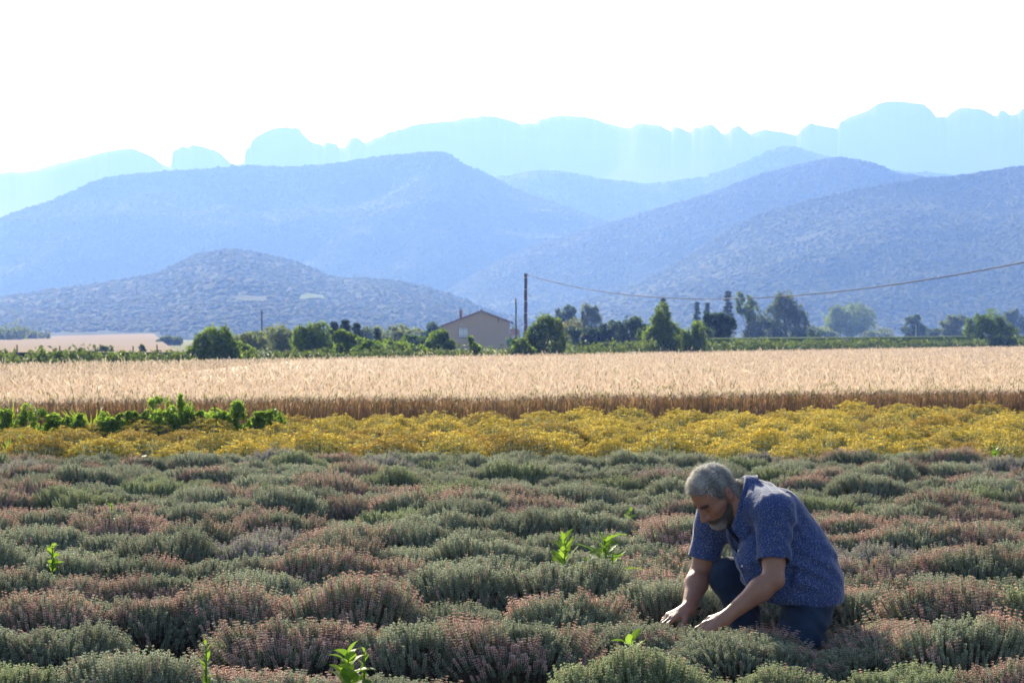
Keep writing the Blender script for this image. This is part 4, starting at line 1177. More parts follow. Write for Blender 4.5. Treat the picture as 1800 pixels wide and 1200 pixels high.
def build_thyme():
    r = np.random.default_rng(21)
    d0, k, cnt = 8.22, 0, 0
    while d0 < 22.6:
        items = []
        xw = 0.2215 * d0 + 0.22
        x = -xw + r.uniform(0, 0.3)
        while x < xw:
            y = d0 + 0.06 * math.sin(x * 0.9 + k) + r.normal(0, 0.03) - 0.014 * x
            items.append([x, y])
            x += r.uniform(0.37, 0.50) * (1.0 if d0 < 14 else 1.06)
        if k == 2:          # the gap where the man kneels
            items = [(x, y + (0.50 if MAN_X0 - 0.2 < x < MAN_X1 + 0.2 else 0)) for x, y in items]
        items = [(x, y) for x, y in items if not (MAN_X0 < x < MAN_X1 and 9.48 < y < 10.42)]
        if k == 2: items += [(1.60, 9.66), (0.86, 9.50), (0.50, 9.62)]
        for j, (x, y) in enumerate(sorted(items)):
            s = r.uniform(0.84, 1.08)
            px = 900 + x / y * F; py = HZ + (CH - 0.28) / y * F
            if r.uniform() < (0.05 if py > 900 else 0.02) and not (px > 1100): continue
            dd = np.hypot((HINTS_P[:, 0] - px) / 1.0, (HINTS_P[:, 1] - py) * 3)
            b = int(np.argmin(dd))
            if py > 895 and dd[b] < 130 and r.uniform() < 0.88:
                kind = HINTS[b][2]
                if kind == 'rust' and r.uniform() < 0.35: kind = 'mixed'
            else:
                kind = r.choice(['green', 'bright', 'mixed', 'rust', 'lilac'], p=[0.47, 0.12, 0.23, 0.11, 0.07])
            me = THYME[kind][r.integers(0, len(THYME[kind]))]
            o = obj('thyme_bush', me, None, (x, y, -0.01), r.uniform(-0.3, 0.3) + math.pi * int(r.integers(0, 2)), (s * r.uniform(1.15, 1.48), s * 0.72, s * r.uniform(0.96, 1.22) * (0.88 if k == 0 else 1) * (0.6 if kind == 'dead' else 1) * (0.74 if (0.45 < x < 1.75 and 8.7 < y < 9.7) else 1)))
            tag(o, '%s, %s from left in the %s row from the front' % (THYME_WORD[kind], ordinal(j + 1), ordinal(k + 1)), 'thyme bush', 'thyme bushes in rows')
            cnt += 1
        d0 += (0.90 if k < 4 else 0.85); k += 1
    print('thyme', cnt, 'rows', k)
build_thyme()

# ------------------------------------------------------------------ soil litter between the rows
def litter():
    r = np.random.default_rng(31)
    n = 2600
    y = r.uniform(7.6, 14, n); x = r.uniform(-0.24, 0.24, n) * y
    z = np.full(n, 0.0) + 0.004
    tv = np.array([(1, 0, 0), (0, 1, 0), (-1, 0, 0), (0, -1, 0), (0, 0, 0.7), (0.1, 0.1, -0.6)])
    tf = np.array([(0, 1, 4), (1, 2, 4), (2, 3, 4), (3, 0, 4), (1, 0, 5), (2, 1, 5), (3, 2, 5), (0, 3, 5)])
    rot = rand_rot(r, n, np.tile([0, 0, 1.0], (n, 1)), 0.7)
    t = r.uniform(0, 1, (n, 1))
    V, Fc, C = scatter(tv, tf, np.stack([x, y, z], 1), rot, r.lognormal(-4.7, 0.5, (n, 1)), np.array([0.10, 0.075, 0.055]) * (1 - t) + np.array([0.30, 0.27, 0.235]) * t)
    tag(obj('gravel', mesh_data('gravel', V, [Fc], M_rockbits, C)), 'small stones and clods on the soil between thyme rows', 'gravel', kind='stuff')
    m = 5200
    y = r.uniform(7.6, 13.5, m); x = r.uniform(-0.24, 0.24, m) * y
    keep = (fbm(x * 0.9, y * 0.9, seed=6) > 0.47); x, y = x[keep], y[keep]; m = len(x)
    rot = rand_rot(r, m, np.tile([0, 0, 1.0], (m, 1)), 0.55)
    tv = np.array([(-0.016, -0.5, 0), (0.016, -0.5, 0), (0.02, 0.1, 0.10), (-0.02, 0.1, 0.10), (0.0, 0.6, 0.02)])
    t = r.uniform(0, 1, (m, 1))
    V, Fc, C = scatter(tv, np.array([(0, 1, 2), (0, 2, 3), (3, 2, 4)]), np.stack([x, y, r.uniform(0.005, 0.05, m)], 1), rot, r.uniform(0.05, 0.15, (m, 1)), STRAW[0] * (1 - t) + STRAW[1] * 1.2 * t)
    tag(obj('dry_litter', mesh_data('dry_litter', V, [Fc], M_thyme, C)), 'dry grey twigs and stalks lying between the thyme rows', 'litter', kind='stuff')
litter()

# ------------------------------------------------------------------ fresh weeds
def leaf_mesh(L, W, seed, lobed=False, droop=0.5, fold=0.25, n=8):
    """leaf along +y, folded along its midrib, tip drooping"""
    r = np.random.default_rng(seed)
    V, q = [], []
    t0 = r.uniform(0, 1)
    for i in range(n + 1):
        t = i / n
        w = W * (math.sin(math.pi * min(1, t * 0.93 + 0.07)) ** 0.8) * (1 - 0.35 * t)
        if lobed: w *= 0.62 + 0.5 * (i % 2)
        if t == 1: w = 0.0006
        y = L * t * (1 - 0.18 * droop * t); z = L * (0.28 * t - 0.55 * droop * t * t)
        V += [(-w, y + (0.02 * L if lobed else 0), z + fold * w), (0, y, z), (w, y + (0.02 * L if lobed else 0), z + fold * w)]
    for i in range(n):
        a = i * 3
        q += [(a, a + 1, a + 4, a + 3), (a + 1, a + 2, a + 5, a + 4)]
    c0, c1 = np.array([0.10, 0.18, 0.035]), np.array([0.17, 0.26, 0.06])
    C = np.array([(c0 * (1 - t0) + c1 * t0) * (1.18 if i % 3 == 1 else 1.0) for i in range(len(V))])
    return mesh_data('leaf', V, [q], M_weed, C, True)

def weed(label, px, py, d, hpx, n, L, W, seed, lobed=False, brown=0, lean=0.0, spread=1.0):
    """broad-leaved weed: py is where its top shows; every leaf its own piece"""
    r = np.random.default_rng(seed)
    x = at(px, d); ztop = zat(py, d); zbot = max(0.0, zat(py + hpx, d) - 0.06)
    e = empty('weed', (x, d, 0)); tag(e, label, 'weed', 'fresh green weeds in the fields')
    obj('stem', MB().tube([(0, 0, 0), (lean * 0.3, 0, zbot + 0.4 * (ztop - zbot)), (lean, 0, ztop - 0.01)], [0.005, 0.0045, 0.002], 6, (0.13, 0.2, 0.06)).data('stem', M_weed, True), e)
    base = [leaf_mesh(L * r.uniform(0.75, 1.15), W * r.uniform(0.8, 1.15), seed * 10 + k, lobed, r.uniform(0.3, 1.0)) for k in range(3)]
    for k in range(n):
        t = (k + 0.5) / n
        z = zbot + (ztop - zbot) * t
        o = obj('leaf', base[k % 3], e, (lean * t, 0, z))
        o.rotation_euler = (r.uniform(0.35, 1.15), r.uniform(-0.5, 0.5), k * 2.4 + r.uniform(-0.4, 0.4))
        o.scale = ((1.15 - 0.55 * t) * spread,) * 3
        if brown and k == n // 2:
            me = base[k % 3].copy(); ca = me.color_attributes['Col']
            ca.data.foreach_set('color', np.tile(np.array([0.09, 0.055, 0.045, 1], np.float32), len(me.vertices)))
            o.data = me; o['label'] = 'withered dark brown leaf'
    return e
weed('big bright green weed with broad leaves at the bottom edge', 612, 1148, 7.95, 50, 16, 0.14, 0.034, 801)
weed('upright bright weed with small paired leaves near the bottom edge', 362, 1130, 8.0, 75, 18, 0.06, 0.013, 802)
weed('thin curly weed just behind the big broad-leaved one', 640, 1140, 8.0, 60, 10, 0.05, 0.012, 803, True)
weed('three pointed green leaves poking out of the front thyme row', 1110, 1122, 8.62, 18, 6, 0.12, 0.027, 804)
weed('large lobed thistle-like weed with one withered leaf', 1062, 952, 11.30, 64, 26, 0.21, 0.044, 805, True, brown=1)
weed('smaller lobed weed just left of the withered-leaf thistle', 992, 948, 11.8, 42, 11, 0.15, 0.032, 806, True)
weed('small leafy weed in the shade at the far left of the field', 92, 958, 11.7, 26, 14, 0.07, 0.022, 807)
weed('tiny bright weed behind the kneeling person\'s head', 1206, 826, 19.0, 14, 4, 0.08, 0.024, 808)
weed('bright upright leaf at the border of thyme and flowers, far right', 1750, 784, 22.3, 14, 4, 0.12, 0.034, 809)
weed('small weed shoot in the middle left of the thyme', 196, 884, 14.4, 20, 8, 0.06, 0.016, 810)
weed('pale weed shoot near the flower border at left', 345, 795, 22.0, 22, 8, 0.08, 0.02, 811)
weed('small yellow-green weed between rusty rows at centre', 1108, 895, 14.8, 14, 5, 0.07, 0.02, 812)
weed('little bright weed at the edge of the flower strip near centre', 608, 826, 19.8, 10, 4, 0.08, 0.02, 813)

def tuft(label, px, py, d, hpx, wpx, n, seed, c=((0.14, 0.22, 0.035), (0.30, 0.38, 0.08)), name='grass_tuft', w=0.006):
    r = np.random.default_rng(seed)
    x = at(px, d); h = hpx / F * d; W = wpx / F * d; zt = zat(py, d)
    z0 = max(0, zt - h)
    a = r.uniform(0, 6.283, n); rad = np.sqrt(r.uniform(0, 1, n)) * W * 0.35
    p0 = np.stack([np.cos(a) * rad, np.sin(a) * rad * 0.5, 0 * a], 1)
    hh = (zt) * r.uniform(0.72, 1.05, n)
    out = np.stack([np.cos(a), np.sin(a) * 0.6, 0 * a], 1) * (W * 0.4 * r.uniform(0.2, 1, n))[:, None]
    p1 = p0 + out * 0.35 + np.stack([0 * a, 0 * a, hh * 0.7], 1)
    p2 = p0 + out + np.stack([0 * a, 0 * a, hh * r.uniform(0.7, 1.0, n)], 1)
    az = r.uniform(-0.7, 0.7, n); s = np.stack([np.cos(az), np.sin(az), 0 * az], 1) * w
    V = np.stack([p0 - s, p0 + s, p1 - s, p1 + s, p2], 1).reshape(-1, 3)
    t = r.uniform(0, 1, (n, 1))
    C = np.repeat(np.array(c[0]) * (1 - t) + np.array(c[1]) * t, 5, 0)
    base = (np.arange(n) * 5)[:, None]
    o = obj(name, mesh_data(name, V, [base + np.array([[0, 1, 3, 2]]), base + np.array([[2, 3, 4]])], M_weed, C), None, (x, d, 0))
    return tag(o, label, 'grass tuft', 'grass tufts in the fields')
tuft('bright grass tuft in the flower strip at the left frame edge', 22, 758, 23.4, 40, 40, 34, 821)
tuft('low bright grass tuft where thyme meets the flowers at left', 190, 784, 22.6, 16, 46, 60, 822, w=0.009)
tuft('tall thin yellow-green grass tuft in the thyme at left', 80, 830, 18.6, 30, 36, 14, 823)
tuft('pale dry grass stalks behind the kneeling person', 1710, 950, 12.6, 14, 30, 8, 824, ((0.26, 0.20, 0.10), (0.38, 0.31, 0.17)))
tuft('pale dry grass tangle in the gap right of the kneeling person', 1640, 1082, 9.75, 20, 60, 60, 825, ((0.16, 0.14, 0.12), (0.26, 0.22, 0.20)), w=0.0025)
tuft('grass tuft at the left end of the weeds before the wheat', 12, 702, 27.6, 30, 30, 26, 826, w=0.009)
tuft('broad grass tuft among the weeds before the wheat', 160, 714, 27.4, 20, 80, 70, 827, w=0.010)
tuft('grass tuft beside the tall dark weed before the wheat', 345, 712, 27.9, 20, 14, 12, 828, w=0.008)

WG0, WG1 = (0.11, 0.18, 0.045), (0.27, 0.38, 0.10)
for i, (px, yt, w, lab) in enumerate(((46, 703, 50, 'rounded green weed clump before the wheat, leftmost of its row'), (92, 716, 34, 'low green weed clump next to the leftmost one before the wheat'), (130, 714, 36, 'low green weed clump behind the broad grass tuft'), (232, 712, 24, 'small green weed clump left of the tallest one before the wheat'), (258, 714, 30, 'low green weed clump touching the tallest one before the wheat'),
        (287, 697, 44, 'big leafy green weed clump left of the pointed one before the wheat'), (318, 688, 38, 'tallest pointed dark green weed clump before the wheat'), (374, 706, 42, 'rounded green weed clump right of the pointed one'), (420, 701, 36, 'leafy green weed clump with thin dry stalks behind'), (473, 711, 40, 'last rounded green weed clump before the wheat'), (10, 710, 30, 'green weed clump cut by the left frame edge before the wheat'), (178, 716, 40, 'low green weed clump right of the broad grass tuft'), (205, 717, 30, 'flat green weed clump midway along the row before the wheat'), (346, 712, 26, 'small green weed clump just right of the pointed one'), (448, 715, 26, 'small green weed clump before the last rounded one'), (132, 777, 36, 'dark green weed clump in the flower strip near the left edge'))):
    yt += (2 if i in (5, 6, 8) else 11); d = 27.2 if yt < 750 else 22.9
    lb = None
    if i == 6: lb = [(0, 0, 0.35, 0.45, 0.4, 0.36), (0.05, 0, 0.65, 0.30, 0.3, 0.25), (0.03, 0, 0.82, 0.13, 0.15, 0.17)]
    x = at(px, d); h = zat(yt, d); W = w * 1.4 / F * d
    lobes = lobes_round(W, h, 840 + i, 7, 0.15) if lb is None else [(l[0] * W, l[1] * W, l[2] * h, l[3] * W, l[4] * W, l[5] * h) for l in lb]
    e = empty('weed_clump', (x, d, 0)); tag(e, lab, 'weed', 'green weed clumps before the wheat')
    obj('foliage', crown(lobes, 1500, 0.05, WG0, WG1, 840 + i, 0.55, rag=0.4).data('foliage', M_weed), e)
    mb = MB()
    for l in lobes[1:]:
        mb.tube([(0, 0, 0), (l[0] * 0.6, l[1] * 0.6, l[2] * 0.6), l[:3]], [0.006, 0.005, 0.002], 5, (0.09, 0.15, 0.04))
    obj('stem', mb.data('stem', M_weed), e)

def butterfly():
    d = 17.0
    e = empty('butterfly', (at(253, d), d, zat(803, d))); tag(e, 'small white butterfly flying low over the thyme at left', 'butterfly')
    obj('body', MB().tube([(-0.008, 0, 0), (0, 0, 0.001), (0.009, 0, 0)], [0.001, 0.002, 0.0008], 6, (0.1, 0.09, 0.08)).data('body', M_plain, True), e)
    for s in (-1, 1):
        V = [(0.006, 0, 0), (0.020, s * 0.012, 0.012), (0.016, s * 0.026, 0.018), (0.002, s * 0.020, 0.014), (-0.004, 0, 0)]
        obj('forewing', mesh_data('forewing', V, [[(0, 1, 2, 3, 4)]], M_thyme, np.tile([0.85, 0.83, 0.78], (5, 1))), e)
        V = [(0.002, 0, 0), (0.0, s * 0.018, 0.013), (-0.012, s * 0.020, 0.012), (-0.018, s * 0.010, 0.006), (-0.006, 0, 0)]
        obj('hindwing', mesh_data('hindwing', V, [[(0, 1, 2, 3, 4)]], M_thyme, np.tile([0.82, 0.80, 0.74], (5, 1))), e)
butterfly()

# ------------------------------------------------------------------ the kneeling person
def smin(a, b, k):
    h = np.clip(0.5 + 0.5 * (b - a) / k, 0, 1)
    return b * (1 - h) + a * h - k * h * (1 - h)

class Field:
    """signed distances on a grid; each primitive is only evaluated round itself"""
    def __init__(self, lo, hi, h):
        self.lo = np.array(lo, float); self.h = h
        self.n = np.ceil((np.array(hi) - self.lo) / h).astype(int) + 1
        self.f = np.full(self.n, 1.0, np.float32)
    def box(self, lo, hi):
        a = np.clip(np.floor((np.array(lo) - self.lo) / self.h).astype(int), 0, self.n)
        b = np.clip(np.ceil((np.array(hi) - self.lo) / self.h).astype(int) + 1, 0, self.n)
        sl_ = tuple(slice(i, j) for i, j in zip(a, b))
        ax = [(self.lo[i] + self.h * np.arange(a[i], b[i])).astype(np.float32) for i in range(3)]
        return sl_, ax[0][:, None, None], ax[1][None, :, None], ax[2][None, None, :]
    def put(self, lo, hi, fn, k, sub=False):
        sl_, X, Y, Z = self.box(lo, hi)
        d = fn(X, Y, Z)
        cur = self.f[sl_]
        if sub: self.f[sl_] = -smin(-cur, d, k) if k > 0 else np.maximum(cur, -d)
        else: self.f[sl_] = smin(cur, d, k)
    def cone(self, a, b, ra, rb, k=0.02, sub=False):
        a = np.array(a, float); b = np.array(b, float); m = max(ra, rb) + 0.06
        ab = b - a; L2 = float(ab @ ab) + 1e-9
        def fn(X, Y, Z):
            t = np.clip(((X - a[0]) * ab[0] + (Y - a[1]) * ab[1] + (Z - a[2]) * ab[2]) / L2, 0, 1)
            return np.sqrt((X - a[0] - t * ab[0]) ** 2 + (Y - a[1] - t * ab[1]) ** 2 + (Z - a[2] - t * ab[2]) ** 2) - (ra + (rb - ra) * t)
        self.put(np.minimum(a, b) - m, np.maximum(a, b) + m, fn, k, sub)
    def ell(self, c, rad, frame=None, k=0.02, sub=False):
        c = np.array(c, float); rad = np.array(rad, float)
        Fm = np.eye(3) if frame is None else np.array(frame)        # rows: local axes
        m = rad.max() + 0.06
        def fn(X, Y, Z):
            dx, dy, dz = X - c[0], Y - c[1], Z - c[2]
            q = [Fm[i, 0] * dx + Fm[i, 1] * dy + Fm[i, 2] * dz for i in range(3)]
            k0 = np.sqrt(sum((q[i] / rad[i]) ** 2 for i in range(3)))
            k1 = np.sqrt(sum((q[i] / rad[i] ** 2) ** 2 for i in range(3))) + 1e-6
            return k0 * (k0 - 1) / k1
        self.put(c - m, c + m, fn, k, sub)
    def cut(self, p, n):
        """keep the side the normal points away from"""
        p = np.array(p); n = unit(np.array(n, float))
        sl_, X, Y, Z = self.box(self.lo, self.lo + self.h * self.n)
        self.f = np.maximum(self.f, (X - p[0]) * n[0] + (Y - p[1]) * n[1] + (Z - p[2]) * n[2]).astype(np.float32)
    def grid(self):
        ax = [(self.lo[i] + self.h * np.arange(self.n[i])).astype(np.float32) for i in range(3)]
        return np.meshgrid(*ax, indexing='ij')
    def mesh(self, smooth=2):
        f = self.f; ins = f < 0
        c = ins[:-1, :-1, :-1].astype(np.int8)
        s = sum(ins[i:ins.shape[0] - 1 + i, j:ins.shape[1] - 1 + j, k:ins.shape[2] - 1 + k].astype(np.int8) for i in (0, 1) for j in (0, 1) for k in (0, 1))
        act = (s > 0) & (s < 8)
        idx = np.full(act.shape, -1, np.int32)
        I = np.argwhere(act); idx[act] = np.arange(len(I))
        P = np.zeros((len(I), 3)); W = np.zeros(len(I))
        corner = [(i, j, k) for i in (0, 1) for j in (0, 1) for k in (0, 1)]
        for a in corner:
            for ax in range(3):
                if a[ax]: continue
                b = list(a); b[ax] = 1
                fa = f[I[:, 0] + a[0], I[:, 1] + a[1], I[:, 2] + a[2]]; fb = f[I[:, 0] + b[0], I[:, 1] + b[1], I[:, 2] + b[2]]
                m = (fa < 0) != (fb < 0)
                t = np.where(m, fa / np.where(m, fa - fb, 1), 0)
                p = np.array(a, float)[None] + 0 * P
                p[:, ax] += t
                P[m] += p[m]; W[m] += 1
        V = self.lo + self.h * (I + P / W[:, None])
        Q = []
        for ax in range(3):
            o1, o2 = [(1, 2), (2, 0), (0, 1)][ax]
            sh = [slice(1, -1)] * 3; sh[ax] = slice(0, -1)
            sh2 = [slice(1, -1)] * 3; sh2[ax] = slice(1, None)
            A = ins[tuple(sh)]; B = ins[tuple(sh2)]
            E = np.argwhere(A != B)
            if not len(E): continue
            off = np.array([1, 1, 1]); off[ax] = 0
            E = E + off
            flip = ins[E[:, 0], E[:, 1], E[:, 2]]
            q = []
            for (p, r_) in ((-1, -1), (0, -1), (0, 0), (-1, 0)):
                e = E.copy(); e[:, o1] += p; e[:, o2] += r_
                q.append(idx[e[:, 0], e[:, 1], e[:, 2]])
            q = np.stack(q, 1)
            q[~flip] = q[~flip][:, ::-1]
            Q.append(q)
        Q = np.concatenate(Q)
        Q = Q[(Q >= 0).all(1)]
        for _ in range(smooth):
            acc = np.zeros_like(V); cn = np.zeros(len(V))
            for i in range(4):
                a, b = Q[:, i], Q[:, (i + 1) % 4]
                for d in range(3):
                    acc[:, d] += np.bincount(a, V[b, d], len(V))
                cn += np.bincount(a, minlength=len(V))
            V = 0.5 * V + 0.5 * acc / np.maximum(cn, 1)[:, None]
        return V, Q

def person():
    OY = 10.0                                  # distance of the body's middle plane from the camera
    # joints: x across, y depth (towards the viewer is negative), z up
    LS, LE, LW = np.array([1.100, -0.235, 0.662]), np.array([1.085, -0.318, 0.392]), np.array([0.885, -0.335, 0.232])
    RS, RE, RW = np.array([0.888, 0.125, 0.640]), np.array([0.815, 0.135, 0.365]), np.array([0.752, -0.03, 0.232])
    lh, lk, la = np.array([1.275, -0.10, 0.36]), np.array([1.195, -0.20, 0.075]), np.array([1.43, -0.04, 0.045])
    rh, rk, ra = np.array([1.20, 0.11, 0.36]), np.array([0.945, 0.10, 0.355]), np.array([1.045, 0.07, 0.07])
    # head frame
    yaw, pit = R(33), R(45)
    fh = np.array([-math.cos(yaw), -math.sin(yaw), 0])
    f = fh * math.cos(pit) + np.array([0, 0, -math.sin(pit)])
    u = fh * math.sin(pit) + np.array([0, 0, math.cos(pit)])
    l = np.cross(u, f)                                           # his left, towards the viewer
    roll = R(-4)
    H = np.array([0.868, -0.050, 0.722])
    HF = np.stack([f, l, u])
    def hp(a, b, c): return H + f * a + l * b + u * c
    def loc(V): return (V - H) @ HF.T
    def skin(h, fld):
        # --- head
        fld.ell(hp(-0.004, 0, 0.044), (0.098, 0.077, 0.090), HF, 0.02)
        fld.ell(hp(0.035, 0, -0.02), (0.062, 0.062, 0.085), HF, 0.03)
        for s in (-1, 1):
            fld.cone(hp(0.0, 0.056 * s, -0.045), hp(0.072, 0.022 * s, -0.098), 0.022, 0.022, 0.03)
            fld.cone(hp(0.066, 0.044 * s, -0.018), hp(0.02, 0.062 * s, -0.012), 0.018, 0.014, 0.02)
        fld.ell(hp(0.084, 0, -0.102), (0.02, 0.024, 0.018), HF, 0.02)
        fld.cone(hp(0.055, 0.0, -0.07), hp(0.074, 0, -0.045), 0.032, 0.028, 0.02)
        for s in (-1, 1):
            fld.cone(hp(0.088, 0.014 * s, 0.024), hp(0.074, 0.046 * s, 0.020), 0.011, 0.010, 0.012)
            fld.ell(hp(0.098, 0.031 * s, 0.003), (0.017, 0.017, 0.011), HF, 0.010, True)
            fld.ell(hp(0.0755, 0.031 * s, 0.002), (0.0135, 0.0145, 0.0125), HF, 0.004)
        fld.cone(hp(0.094, 0, 0.018), hp(0.119, 0, -0.029), 0.008, 0.0135, 0.010)
        for s in (-1, 1):
            fld.ell(hp(0.106, 0.013 * s, -0.033), (0.011, 0.009, 0.009), HF, 0.006)
        fld.cone(hp(0.092, -0.018, -0.066), hp(0.092, 0.018, -0.066), 0.007, 0.007, 0.008)
        fld.cone(hp(0.090, -0.015, -0.078), hp(0.090, 0.015, -0.078), 0.007, 0.007, 0.006)
        # ears
        for s in (-1, 1):
            ef = unit(f * 0.95 + u * 0.2); eu = unit(u - ef * (u @ ef)); el = np.cross(eu, ef)
            el = unit(el + ef * -0.35 * s)
            ef2 = unit(np.cross(el, eu)) ; EF = np.stack([ef2, el, eu])
            c = hp(-0.012, 0.083 * s, 0.0)
            fld.ell(c, (0.022, 0.010, 0.036), EF, 0.005)
            fld.ell(c + l * 0.009 * s + f * 0.003 + u * 0.002, (0.009, 0.007, 0.017), EF, 0.004, True)
        # neck
        fld.cone(hp(-0.035, 0, -0.04), np.array([1.035, -0.02, 0.70]), 0.062, 0.074, 0.03)
        fld.cone(hp(-0.01, 0, -0.075), np.array([0.995, -0.045, 0.665]), 0.048, 0.05, 0.03)
        # --- trunk, under the shirt
        fld.cone(np.array([1.03, -0.02, 0.66]), np.array([1.08, -0.01, 0.58]), 0.09, 0.095, 0.05)
        fld.cone(np.array([1.08, -0.01, 0.58]), np.array([1.21, 0.0, 0.37]), 0.095, 0.10, 0.05)
        fld.cone(LS, RS, 0.052, 0.052, 0.05)
        # --- arms
        for S_, E_, W_, sg in ((LS, LE, LW, 1), (RS, RE, RW, -1)):
            fld.cone(S_, E_, 0.056, 0.044, 0.03)
            up = unit(E_ - S_)
            fld.ell(S_ + (E_ - S_) * 0.62, (0.042, 0.044, 0.09), None, 0.03)
            q = E_ + (W_ - E_) * 0.28
            fld.cone(E_, q, 0.043, 0.0465, 0.02)
            fld.cone(q, W_, 0.0465, 0.0285, 0.03)
            fld.ell(E_ + unit(E_ - (S_ + W_) / 2) * 0.012, (0.03, 0.03, 0.03), None, 0.02)
        # --- legs inside the trousers
        for a, b, c in ((lh, lk, la), (rh, rk, ra)):
            fld.cone(a, b, 0.075, 0.05, 0.03); fld.cone(b, c, 0.05, 0.038, 0.02)
        # --- hands
        def hand(W_, fd, nrm, side, curl, spread):
            fd = unit(fd); nrm = unit(nrm - fd * (nrm @ fd)); sd = np.cross(nrm, fd) * side      # sd points to the little finger
            palm = W_ + fd * 0.052
            fld.cone(W_, W_ + fd * 0.03, 0.026, 0.024, 0.02)
            for q in (-0.026, -0.009, 0.009, 0.024):
                fld.cone(W_ + fd * 0.012 + sd * q * 0.5, W_ + fd * 0.088 + sd * q, 0.0165, 0.0125, 0.012)
            Ls = ((0.043, 0.026, 0.021), (0.047, 0.030, 0.022), (0.043, 0.028, 0.021), (0.034, 0.021, 0.018))
            for i, q in enumerate((-0.028, -0.0095, 0.0095, 0.0265)):
                p = W_ + fd * (0.09 - 0.006 * abs(i - 1)) + sd * q
                ang = curl[i][0]; dd = fd + sd * spread * q * 12
                dd = unit(dd)
                rr = (0.0098, 0.0102, 0.0096, 0.0085)[i]
                for j in range(3):
                    a_ = ang
                    v = dd * math.cos(a_) - nrm * math.sin(a_)
                    p2 = p + v * Ls[i][j]
                    fld.cone(p, p2, rr, rr * 0.90, 0.0045 if j else 0.008)
                    p = p2; rr *= 0.90; ang += curl[i][1]
            # thumb leaves the side of the palm near its base
            t0 = W_ + fd * 0.022 - sd * 0.022
            t1 = t0 + unit(fd * 0.7 - sd * 0.7 - nrm * 0.35) * 0.045
            t2 = t1 + unit(fd * 0.9 - sd * 0.15 - nrm * 0.45) * 0.033
            t3 = t2 + unit(fd * 0.85 + sd * 0.2 - nrm * 0.6) * 0.027
            fld.cone(t0, t1, 0.0165, 0.0125, 0.014); fld.cone(t1, t2, 0.0118, 0.0105, 0.005); fld.cone(t2, t3, 0.0108, 0.009, 0.005)
        cl = ((0.25, 0.42), (0.32, 0.5), (0.42, 0.55), (0.5, 0.6))
        hand(LW, np.array([-0.80, -0.10, -0.42]), np.array([-0.30, -0.62, 0.72]), 1, cl, 0.5)
        hand(RW, np.array([-0.80, -0.36, -0.30]), np.array([-0.25, -0.35, 0.90]), -1, ((0.15, 0.35), (0.2, 0.4), (0.3, 0.5), (0.4, 0.5)), 0.6)
    h = 0.0044
    fb = Field((0.60, -0.46, 0.02), (1.62, 0.24, 0.92), h)
    skin(h, fb)
    V, Q = fb.mesh(1)
    q = loc(V)
    C = np.tile(np.array([0.40, 0.20, 0.14]), (len(V), 1))
    nz = fbm(V[:, 0] * 60, V[:, 1] * 60, V[:, 2] * 60, seed=2, oct=3)
    C *= (0.90 + 0.22 * nz)[:, None]
    def blend(w, c):
        nonlocal C
        C = C * (1 - w[:, None]) + np.array(c) * w[:, None]
    face = (q[:, 0] > -0.03) & (np.abs(q[:, 1]) < 0.1) & (q[:, 2] > -0.13)
    blend(np.exp(-((q[:, 0] - 0.12) ** 2 + q[:, 1] ** 2 + (q[:, 2] + 0.03) ** 2) / 0.018 ** 2) * 0.5, (0.46, 0.19, 0.14))
    blend(np.exp(-((q[:, 0] - 0.075) ** 2 + (np.abs(q[:, 1]) - 0.045) ** 2 + (q[:, 2] + 0.02) ** 2) / 0.025 ** 2) * 0.4, (0.46, 0.20, 0.145))
    lips = np.exp(-(((q[:, 0] - 0.097) / 0.02) ** 2 + (q[:, 1] / 0.02) ** 2 + ((q[:, 2] + 0.072) / 0.008) ** 2))
    blend(lips * 0.7, (0.34, 0.12, 0.10))
    for s in (-1, 1):
        ear = np.exp(-(((q[:, 1] - 0.085 * s) / 0.018) ** 2 + ((q[:, 0] + 0.012) / 0.03) ** 2 + (q[:, 2] / 0.04) ** 2))
        blend(ear * 0.5, (0.46, 0.19, 0.14))
        # lash line: eyes nearly shut, looking down
        lash = np.exp(-(((q[:, 0] - 0.087) / 0.014) ** 2 + ((q[:, 1] - 0.031 * s) / 0.015) ** 2 + ((q[:, 2] + 0.0055) / 0.0032) ** 2))
        blend(lash * 0.6, (0.05, 0.03, 0.025))
    m, nt, p, out = nodes('sun_tanned_skin')
    at_ = N(nt, 'ShaderNodeAttribute', attribute_name='Col')
    nt.links.new(at_.outputs['Color'], p.inputs['Base Color'])
    p.inputs['Roughness'].default_value = 0.42; p.inputs['Specular IOR Level'].default_value = 0.55
    p.inputs['Subsurface Weight'].default_value = 0.12
    p.inputs['Subsurface Radius'].default_value = (0.012, 0.005, 0.003)
    p.inputs['Subsurface Scale'].default_value = 1.0
    geo = N(nt, 'ShaderNodeTexCoord')
    n2 = N(nt, 'ShaderNodeTexNoise'); n2.inputs['Scale'].default_value = 160; n2.inputs['Detail'].default_value = 4
    nt.links.new(geo.outputs['Object'], n2.inputs['Vector'])
    b = N(nt, 'ShaderNodeBump'); b.inputs['Strength'].default_value = 0.35; b.inputs['Distance'].default_value = 0.004
    nt.links.new(n2.outputs['Fac'], b.inputs['Height']); nt.links.new(b.outputs['Normal'], p.inputs['Normal'])
    P0 = np.array([1.2, 0.0, 0.0])
    body = obj('person', mesh_data('person', V - P0, [Q], m, C, True), None, (P0[0], P0[1] + OY, P0[2]))
    tag(body, 'person kneeling in a blue patterned short-sleeved shirt and dark jeans, hands in the thyme', 'person')

    # ---------------- shirt
    fs = Field((0.70, -0.40, 0.18), (1.48, 0.34, 0.84), 0.0052)
    def cross(c, a, w, r):
        a = unit(np.array(a, float)); c = np.array(c, float)
        fs.cone(c - a * w, c + a * w, r, r, 0.07)
